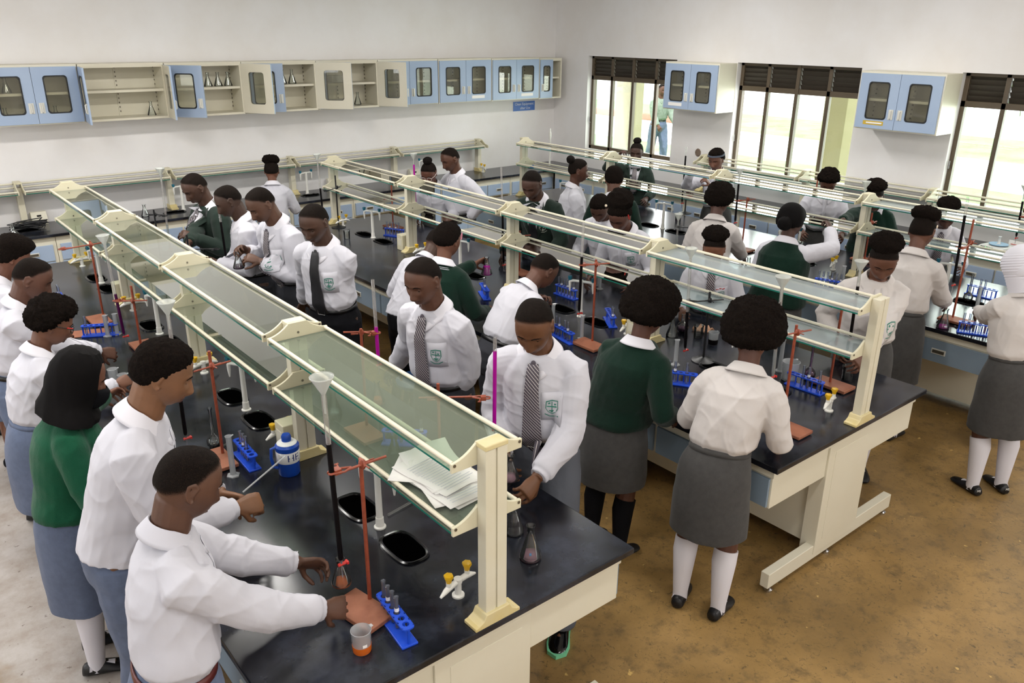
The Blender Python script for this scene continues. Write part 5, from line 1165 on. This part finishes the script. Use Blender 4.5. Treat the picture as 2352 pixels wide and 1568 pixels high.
for y, lb in ((-1.75, 'oval drip sink on the window worktop behind the headbanded student'), (-2.9, 'oval drip sink on the window worktop under the middle window'), (-4.5, 'oval drip sink on the window worktop behind the ponytailed student')): dup(s0, (2.55, y, H0), 0, lb)
for x, lb in ((-2.99, 'white swan tap with teal knobs on the back worktop behind the green blazer'), (-1.45, 'white swan tap on the back worktop behind the far end of the middle rack'), (.3, 'white swan tap on the back worktop behind the student in profile')): dup(t0, (x, 1.38, H0), R(15), lb)
t = thing('swan_tap', 'tall slender white tap in the corner of the room', 'tap', (2.40, 1.13, H0)); q = MB(); q.lathe([(0, 0), (.03, 0), (.03, .008), (.014, .014), (.012, .42), (.02, .44), (.02, .50), (.006, .58), (0, .58)], 14); q.build('column', M_wtap, t)
for x, lb in ((1.36, 'yellow-knobbed gas tap at the right end of the back wall shelf'), (-1.0, 'yellow-knobbed gas tap on the back worktop behind the middle rack')): dup(g0, (x-.02, 1.40, H0), R(80), lb)
for x, lb in ((-4.43, 'cream socket box on the back worktop beside a shelf post, left'), (-1.0, 'cream socket box on the back worktop behind the middle rack'), (.25, 'cream socket box on the back worktop right of the student in profile')):
    t = thing('socket_box', lb, 'socket box', (x, 1.55, H0), 0, 'socket boxes'); q = MB(); q.box(-.075, .075, -.04, .045, 0, .05); q.prism([(-.05, .05), (.045, .05), (.045, .13), (.0, .13)], 0, -.075, .075); q.build('case', M_cream, t, smooth=False, bevel=.003)
    q = MB(); q.box(-.02, .02, -.03, -.02, .075, .10); q.build('socket', M_blk, t, smooth=False)
for bx, bn in BN[:2]:
    for k, y in enumerate((-4.66, -1.68)):
        t = thing('socket_box', 'cream socket box fixed at the foot of a post of the %s bench, %s one' % (bn, ('nearer', 'farther')[k]), 'socket box', (bx+.01, y, H0), 0, 'socket boxes'); q = MB(); q.box(-.055, .055, -.05, .05, 0, .15); q.build('case', M_creamp, t, smooth=False, bevel=.005)
        q = MB(); q.box(-.0565, -.054, -.03, .03, .05, .11); q.build('socket', M_cream, t, smooth=False)
# tangled cord over the far-left sink
rr = random.Random(3); pts = [V(-4.62, 1.28, H0+.02)]
for k in range(46): pts.append(V(-4.58+.16*math.sin(k*1.7)+rr.uniform(-.05, .05), 1.32+.13*math.cos(k*1.13)+rr.uniform(-.04, .04), H0+.018+.025*rr.random()+.012*(k % 5)))
q = MB(); q.tube(pts, .006, n=6); tag(q.build('power_cord', M_blk), 'tangled black cord lying over the far-left sink on the back worktop', 'cord')
# water jug
M_jug = mat('jug_blue', '#1546a8', rough=.35); M_jugw = mat('jug_white', '#e4e4e2', rough=.4); M_ink = mat('navy_ink', '#122a6e', rough=.5)
t = thing('water_jug', 'blue insulated water jug with a white band lettered HE', 'jug', (-4.585, -4.89, H0), R(-8)); q = MB()
q.lathe([(0, 0), (.046, 0), (.050, .006), (.0505, .062), (.054, .072), (.054, .128), (.056, .135), (.056, .150), (.045, .163), (0, .165)], 36); q.build('body', M_jug, t)
q = MB(); q.lathe([(.0545, .072), (.0552, .073), (.0552, .127), (.0545, .128)], 36); q.build('band', M_jugw, t)
q = MB(); q.lathe([(.046, .158), (.047, .162), (.035, .172), (0, .173)], 30); q.build('lid', M_jugw, t)
q = MB(); q.lathe([(0, .165), (.022, .165), (.023, .195), (.018, .205), (0, .207)], 18); q.build('spout_cap', M_jug, t)
q = MB(); q.tube([(-.052, .0, .15), (-.074, .0, .145), (-.078, .0, .10), (-.070, 0, .05), (-.051, .0, .04)], .008, n=8); q.build('handle', M_jug, t)
a0 = R(-110); q = MB(); q.tube([(.052*math.cos(a0-.6), .052*math.sin(a0-.6), .118), (.060*math.cos(a0-.6), .060*math.sin(a0-.6), .118)], .009, n=12); q.build('button', M_jugw, t)
lt = text('lettering', 'HE', .05, M_ink, t, Matrix.Identity(4), ext=0)
for v in lt.data.vertices:
    x, y = v.co.x, v.co.y; a = R(-78)+x/.0556; v.co = (.0556*math.cos(a), .0556*math.sin(a), .100+y)
# stack of papers on the lower shelf of the nearest rack
M_print = mat('printed_lines', '#b9bac4', rough=.9)
t = thing('paper_stack', 'untidy stack of printed papers on the lower glass shelf of the nearest rack', 'papers', (AX+.02, -5.98, 1.242)); rr = random.Random(5)
for k in range(11):
    a = rr.uniform(-.22, .22)+(.9 if k == 7 else 0); q = MB(); n = 7; dx, dy = rr.uniform(-.015, .015), rr.uniform(-.03, .03)+(.05 if k > 6 else 0); ca, sa = math.cos(a), math.sin(a)
    up = .0+(.05 if k > 7 else .012)*rr.random(); g = []
    for i in range(n):
        row = []
        for j in range(5):
            x, y = -.10+.05*j, -.145+.29*i/(n-1); z = .003*k+.001+up*max(0, (i/(n-1)-.55))**2*4*(1 if j > 1 else .6)+.002*math.sin(i*1.7+k); row.append((x*ca-y*sa+dx, x*sa+y*ca+dy, z))
        g.append(row)
    q.loft(g, cap=False, closed=False); o = q.build('sheet', M_paper, t); o.modifiers.new('t', 'SOLIDIFY').thickness = .0016
    if k in (6, 10):
        q = MB()
        for i in range(15):
            y = -.125+i*.015; w = .075-.03*((i*7) % 3 == 0); z = .003*k+.004+up*max(0, ((y+.145)/.29-.55))**2*4+.002
            q.add([(x*ca-yy*sa+dx, x*sa+yy*ca+dy, z) for x, yy in ((-.075, y), (w, y), (w, y+.003), (-.075, y+.003))], [(0, 1, 2, 3)])
        q.build('printing', M_print, o)
# loose glass rods, droppers, scraps
def rod(label, a, b, r=.0035, m=None, name='glass_rod', cat='glass rod'):
    t = V(*a); q = MB(); q.tube([V(0, 0, 0), V(*b)-t], r, n=8); o = q.build(name, m or M_lab); o.location = tuple(t); return tag(o, label, cat)
rod('glass tube lying under the nearest rack by the front sinks', (-4.41, -5.50, H0+.006), (-4.24, -5.47, H0+.006), .006)
rod('thin glass dropper lying beside the volumetric flask', (-4.82, -4.48, H0+.005), (-4.70, -4.43, H0+.005), .004)
rod('thin rod held out by the student with the untucked shirt', (-4.93, -5.23, 1.03), (-4.72, -5.20, 1.115), .0035, M_pp)
rod('purple test tube held by the green-blazered student of the nearest bench', (-3.90, -1.52, 1.19), (-3.87, -1.49, 1.07), .008, M_purp, 'test_tube', 'test tube')
rod('frosted dropper on the middle bench left of the afro in green', (-2.38, -5.06, H0+.007), (-2.29, -4.99, H0+.007), .006, M_pp, 'dropper', 'dropper')
rod('glass dropper with a dark tip under the rack of the window bench', (-.02, -6.0, H0+.006), (.05, -5.92, H0+.006), .004)
t = thing('wooden_plate', 'flat terracotta plate under the twin-cylinder rack on the nearest bench', 'base plate', (-4.83, -2.30, H0), R(-20)); q = MB(); q.box(-.14, .10, -.07, .07, 0, .004); q.build('board', M_wood, t, smooth=False)
# digital balance on the window worktop
M_bal = mat('balance_shell', '#d9dad6', rough=.4); M_pan = mat('balance_pan', '#8fb7d6', rough=.3); M_lcd = mat('balance_display', '#14201a', rough=.2); M_dig = mat('green_digits', '#39e06b', emit=('#39e06b', 2.5))
t = thing('digital_balance', 'white digital balance with a blue pan and green digits', 'balance', (2.47, -5.22, H0), R(-100)); q = MB()
q.loft([[(x, y, 0) for x, y in ((-.13, -.14), (.13, -.14), (.13, .14), (-.13, .14))], [(x, y, .035) for x, y in ((-.13, -.14), (.13, -.14), (.13, .14), (-.13, .14))], [(x, y, .075) for x, y in ((-.115, -.06), (.115, -.06), (.115, .13), (-.115, .13))]]); q.build('housing', M_bal, t, smooth=False, bevel=.004)
q = MB(); q.lathe([(0, .075), (.03, .075), (.03, .084), (.085, .084), (.085, .09), (0, .09)], 32, (0, .04, 0)); q.build('pan', M_pan, t)
Mx = Matrix.Translation((-.035, -.104, .056)) @ Matrix.Rotation(R(26.6), 4, 'X'); q = MB(); q.box(-.06, .06, -.022, .022, 0, .003, M=Mx); q.build('display', M_lcd, t, smooth=False)
text('digits', '0.00', .04, M_dig, t, Mx @ Matrix.Translation((.018, 0, .0035)), .0003)
q = MB(); q.lathe([(0, .09), (.02, .09), (.012, .10), (.010, .15), (.016, .16), (0, .16)], 16, (0, .04, 0)); tp = q.build('holder', M_bal, t)
t = thing('paper_note', 'white card with red marks behind the digital balance', 'card', (2.62, -5.36, H0), R(-95)); q = MB(); q.box(-.09, .09, -.001, .001, 0, .12); q.build('card', M_paper, t, smooth=False)
for k in range(2): q = MB(); q.box(-.07, .06, -.0025, -.001, .05+k*.03, .056+k*.03); q.build('red_mark', M_red, t, smooth=False)
t = thing('plastic_bottle', 'clear plastic bottle tipped in the raised hand of the vest wearer', 'bottle', (-.02, -4.86, 1.33)); t.rotation_euler = (R(78), 0, R(80)); q = MB(); q.lathe(shell([(0, 0), (.028, 0), (.03, .01), (.03, .08), (.012, .10), (.012, .115)], .0015), 20); q.build('body', M_pp, t)
t = thing('dropper_bottle', 'black dropper bottle on the middle bench behind the nearer afro', 'bottle', (-1.86, -4.70, H0), 0); q = MB(); q.lathe([(0, 0), (.036, 0), (.036, .06), (.03, .07), (.03, .08), (.018, .085), (.018, .12), (0, .12)], 20); q.build('body', M_blk, t)
for (x, y), lb in (((-1.46, -4.86), 'folded cloth by the round flask under the middle rack'),):
    q = MB(); g = [[(-.06+.12*i/8, -.05+.1*j/6, .012+.012*math.sin(i*1.3+j)+.006*math.cos(j*2.1)) for j in range(7)] for i in range(9)]; q.loft(g, cap=False, closed=False); o = q.build('cloth', M_wood2); o.modifiers.new('t', 'SOLIDIFY').thickness = .008; o.location = (x, y, H0); tag(o, lb, 'cloth')
# glassware left in the cupboards
def cupware(lst):
    for lb, x, lv, h in lst:
        key = 'cw%g' % h; lab_item(key, conical(h, h*.31, None, .2, False), lb, 'flask', (x, cy+.16), z=(cz0+.022 if lv == 0 else (cz0+cz1)/2+.021), group='flasks in the wall cupboards')
cupware([('small flask alone at the right of the lower shelf of the bare cupboard', -3.16, 0, .15)]+
        [('flask on the upper shelf of the third wall cupboard, %s from the left' % ORD[k], -2.62+.115*k, 1, .15) for k in range(4)]+
        [('flask on the upper shelf of the fourth wall cupboard, %s from the left' % ORD[k], -1.73+.12*k, 1, .16) for k in range(3)]+
        [('flask on the lower shelf of the fourth wall cupboard', -1.74, 0, .15), ('flask on the lower shelf of the cupboard with white tubs', -.62, 0, .15)]+
        [('flask behind the glass of the leftmost wall cupboard, %s' % w, x, lv, .15) for w, x, lv in (('lower left', -4.55, 0), ('lower right', -4.1, 0), ('upper shelf', -4.5, 1))])
for lv, z in ((0, cz0+.018), (1, (cz0+cz1)/2+.016)):
    t = thing('plastic_tub', 'white plastic tub on the %s shelf of the fifth wall cupboard' % ('lower', 'upper')[lv], 'tub', (-.86, cy+.15, z), 0, 'white tubs'); q = MB(); q.box(-.14, .14, -.07, .07, 0, .085); q.build('body', M_pp, t, smooth=False, bevel=.01)
# stools in the aisle
M_stool = mat('navy_seat', '#123a66', rough=.45)
for (x, y, lb) in ((-3.05, -3.62, 'navy stool in the aisle beside the black trousers of the bent student'), (-3.10, -4.97, 'navy stool in the aisle behind the skirt of the nearer afro student')):
    t = thing('stool', lb, 'stool', (x, y, 0), 0, 'navy stools'); q = MB(); q.lathe([(0, .43), (.14, .43), (.165, .445), (.165, .465), (.15, .478), (0, .482)], 28); q.build('seat', M_stool, t)
    for k in range(4):
        a = R(45+90*k); q = MB(); q.tube([(.11*math.cos(a), .11*math.sin(a), .44), (.16*math.cos(a), .16*math.sin(a), 0)], .011, n=8); q.build('leg', M_chrome, t)
    q = MB(); q.tube([(.14*math.cos(u), .14*math.sin(u), .17) for u in np.linspace(0, 2*math.pi, 25)], .008, n=6); q.build('foot_ring', M_chrome, t)
# bundle of maroon cloth on the floor at the right edge
M_mar = mat('maroon_cloth', '#6d1f35', rough=.8, bump=(30, .4, .01)); q = MB(); q.ell((0, 0, 0), .22, .14, .1, n=36, m=20); q.v = [tuple(V(*v)*(1+.35*noise.noise(Vector(v)*9))+V(0, 0, .085)) for v in q.v]; o = q.build('cloth_bundle', M_mar); o.location = (.80, -6.42, .0); tag(o, 'maroon cloth bundle on the floor at the right edge', 'cloth')
# hole knocked in the window wall
q = MB(); q.lathe([(0, 0), (.05, 0), (.045, .006), (0, .006)], 9); q.v = [(-v[2], v[0]*(1+.2*noise.noise(Vector(v)*40)), v[1]*1.1) for v in q.v]; o = q.build('trim_1', mat('raw_plaster', '#7b6a5c', rough=.95, bump=(60, 1, .01))); o.location = (XW-.001, -1.25, 1.30); struct(o)
# ---------------------------------------------------------------- small things worn
def bead(k, name, mtl, p, r, sq=(1, 1, 1)):
    f = F[k]; q = MB(); q.ell(f['hpt'](p), r*sq[0], r*sq[1], r*sq[2], n=14, m=10, M=f['HM']); return q.build(name, mtl, f['root'])
M_pearl = mat('pearl', '#e6d6bd', rough=.25); M_pinkc = mat('pink_plastic', '#e08fa0', rough=.35); M_ear = mat('gold_stud', '#d9b24a', rough=.25, metal=1)
def clip(k, mtl, c, s=1, horizontal=False):
    f = F[k]; q = MB(); pts = []
    for u in np.linspace(0, 2*math.pi, 19): pts.append(f['hpt']((c[0]+.006*math.cos(u), c[1]+.006*s, c[2]+.022*math.sin(u))))
    q.tube(pts, .0026, n=6); q.build('hair_clip', mtl, f['root'])
for k, f in enumerate(F):
    L = f['root']['label']
    if 'pearl bead' in L: bead(k, 'hair_bead', M_pearl, (.03, .075, .075), .012)
    if 'red hair clip' in L:
        clip(k, M_red, (.025, .085, .03)); q = MB(); q.ell((0, 0, 0), .095, .10, .075, n=30, m=20); q.v = [tuple(f['HMs'] @ (V(*v)*(1+.16*noise.noise(Vector(v)*38)))+f['hpt']((-.055, 0, .11))) for v in q.v]; q.build('hair_puff', M_afro, f['root'])
    if 'pink hair clip' in L: clip(k, M_pinkc, (.01, -.088, .04), -1); 
    if 'star hair pin' in L: bead(k, 'hair_pin', M_pearl, (-.01, -.082, .045), .012, (1, .4, 1))
    if 'white knee socks' in L:
        for s in (1, -1): bead(k, 'ear_stud', M_ear, (-.010, s*.080, -.030), .006)
    if 'grey headband' in L:
        q = MB(); hb = mat('grey_headband', '#3f4654', rough=.8)
        rings = []
        for dz, e in ((-.012, .012), (-.010, .0165), (.012, .0155), (.016, .011)):
            rings.append([f['hpt']((lambda p: p+V(p[0], p[1], 0)/(np.linalg.norm(p[:2])+1e-9)*e)(head_pt(unit(V(math.cos(u), math.sin(u), .52+.20*math.cos(u)+dz*8)), True))) for u in np.linspace(0, 2*math.pi, 36, endpoint=False)])
        q.loft(rings, cap=False); q.build('headband', hb, f['root'])
    if 'glasses' in L:
        red = 'red' in L; fm = M_blk if red else mat('clear_frame', '#cfc4c0', rough=.2)
        for s in (1, -1):
            q = MB(); q.tube([f['hpt']((.094-abs(.022*math.cos(u))*.2, s*(.032+.024*math.cos(u)), .0+.019*math.sin(u)-.004)) for u in np.linspace(0, 2*math.pi, 21)], .0022, n=6); q.tube([f['hpt']((.086, s*.056, .004)), f['hpt']((.05, s*.079, .008)), f['hpt']((-.01, s*.082, .006)), f['hpt']((-.022, s*.079, -.012))], .0022, n=6); q.build('glasses_frame', fm, f['root'])
            if red: q = MB(); q.tube([f['hpt']((.084, s*.058, .008)), f['hpt']((.055, s*.0785, .010))], .0036, n=6); q.build('frame_tip', M_red, f['root'])
    if 'piled on top' in L:
        for j in range(3): f['patch']('embroidery', M_red, [(.70+.012*(j % 2), [.028+.014*j, .039+.014*j]), (.685+.012*(j % 2), [.028+.014*j, .039+.014*j])], .004, .001)
    if 'lapel pin' in L: q = MB(); q.ell(f['onfront'](.72, .045, off=.006), .009, .004, .009, n=8, m=6); q.build('lapel_pin', M_jugw, f['root'])
    if 'lettered SAN' in L:
        W, H = f['W'], f['H']; rg = f['torso_ring'](.05, .100, .080); p = V(*rg[18]); c = sum(V(*r_) for r_ in rg)/len(rg); nrm = unit((p-c)*V(1, 1, 0)); tx = unit(np.cross(V(0, 0, 1), nrm)); M_ = Matrix(((tx[0], 0, nrm[0], p[0]+nrm[0]*.014), (tx[1], 0, nrm[1], p[1]+nrm[1]*.014), (0, 1, 0, p[2]), (0, 0, 0, 1)))
        text('pocket_lettering', 'SAN', .034, M_jugw, f['root'], M_, .0012)
    if 'black trainers' in L:
        for s in (1, -1):
            p = f['W'](V(-.052, s*.062, .026)); nrm = unit(f['W'](V(-1, 0, 0))); tx = unit(np.cross(V(0, 0, 1), nrm)); M_ = Matrix(((tx[0], 0, nrm[0], p[0]), (tx[1], 0, nrm[1], p[1]), (0, 1, 0, p[2]), (0, 0, 0, 1))); text('shoe_lettering', 'MS', .022, M_jugw, f['root'], M_, .001)
    if 'front right' in L or 'near right end' in L:
        M_mint = mat('mint_sole', '#7fd6a8', rough=.5)
        for s, (fx, fy) in zip((1, -1), ((.125, .10), (-.02, -.06))):
            dv = V(1, s*.12, 0); dv /= np.linalg.norm(dv); sv = V(-dv[1], dv[0], 0); q = MB()
            rings = [[f['W'](V(fx-.01, fy, 0)+dv*a_+sv*b_+V(0, 0, z)) for a_, b_ in [(-.044*1.02, -.012), (-.03, -.026), (.02, -.027), (.06, -.032), (.092, -.026), (.110, 0), (.092, .026), (.06, .032), (.02, .027), (-.03, .026), (-.046, .012)]] for z in (.0005, .012)]
            q.loft(rings); q.build('shoe_sole', M_mint, f['root'])
# ---------------------------------------------------------------- camera, light
sc = bpy.context.scene
cd = bpy.data.cameras.new('camera'); co = bpy.data.objects.new('camera', cd); C.objects.link(co)
cd.sensor_width = 36; cd.lens = 28.5706; cd.clip_start = .05
Rx, Ux, Fx = (0.7761436, -0.63050392, 0.00811903), (0.22154097, 0.28472445, 0.93265834), (0.59035643, 0.72207811, -0.36066951)
co.matrix_world = Matrix(((Rx[0], Ux[0], -Fx[0], -5.90951), (Rx[1], Ux[1], -Fx[1], -8.17333), (Rx[2], Ux[2], -Fx[2], 2.82737), (0, 0, 0, 1)))
sc.camera = co
w = bpy.data.worlds.new('sky'); sc.world = w; w.use_nodes = True; bg = w.node_tree.nodes['Background']
bg.inputs[0].default_value = (.92, .96, 1, 1); bg.inputs[1].default_value = 3.0
def area(name, loc, rot_, sx, sy, e, col=(1, 1, 1)):
    l = bpy.data.lights.new(name, 'AREA'); l.shape = 'RECTANGLE'; l.size = sx; l.size_y = sy; l.energy = e; l.color = col
    o = bpy.data.objects.new(name, l); C.objects.link(o); o.location = loc; o.rotation_euler = [R(a) for a in rot_]; return o
# daylight from the windows of the wall behind and left of the camera
for y, e in ((-8.2, 26), (-5.6, 30), (-3.0, 52), (-.4, 60)): area('window_daylight', (-7.95, y, 2.0), (0, -68, 0), 1.5, 1.7, e, (.93, .96, 1))
for k, x in enumerate((-4.5, -1.5, 1.2)): area('window_daylight', (x, -9.95, 2.6), (74, 0, 0), 1.8, 1.5, 62, (1, .97, .93))
# daylight through the window wall
for y1, y0 in WIN: area('window_daylight', (XW+.16, (y0+y1)/2, 1.65), (0, 90, 0), 1.0, y1-y0-.1, 28, (.95, 1, .97))
# unseen fill lights added under the ceiling to brighten walls and room
for x in (-5.6, -3.4, .6):
    for y, e in ((-7.4, 18), (-4.6, 40), (-1.8, 60)): area('ceiling_fill', (x, y, 3.7), (0, 0, 0), 1.3, .3, e, (1, .97, .93))
s = bpy.data.lights.new('sun', 'SUN'); s.energy = 4.2; s.angle = .01; so = bpy.data.objects.new('sun', s); C.objects.link(so); so.rotation_euler = (R(12), R(-32), 0)
sc.view_settings.view_transform = 'Standard'; sc.view_settings.look = 'None'; sc.view_settings.exposure = .0; sc.view_settings.gamma = 1; sc.view_settings.use_curve_mapping = False
cy_ = sc.cycles; cy_.use_adaptive_sampling = True; cy_.adaptive_threshold = .04; cy_.adaptive_min_samples = 12; cy_.max_bounces = 8; cy_.diffuse_bounces = 3; cy_.glossy_bounces = 3; cy_.transmission_bounces = 4; cy_.transparent_max_bounces = 40; cy_.use_denoising = True; cy_.caustics_reflective = False; cy_.caustics_refractive = False; cy_.sample_clamp_indirect = 6
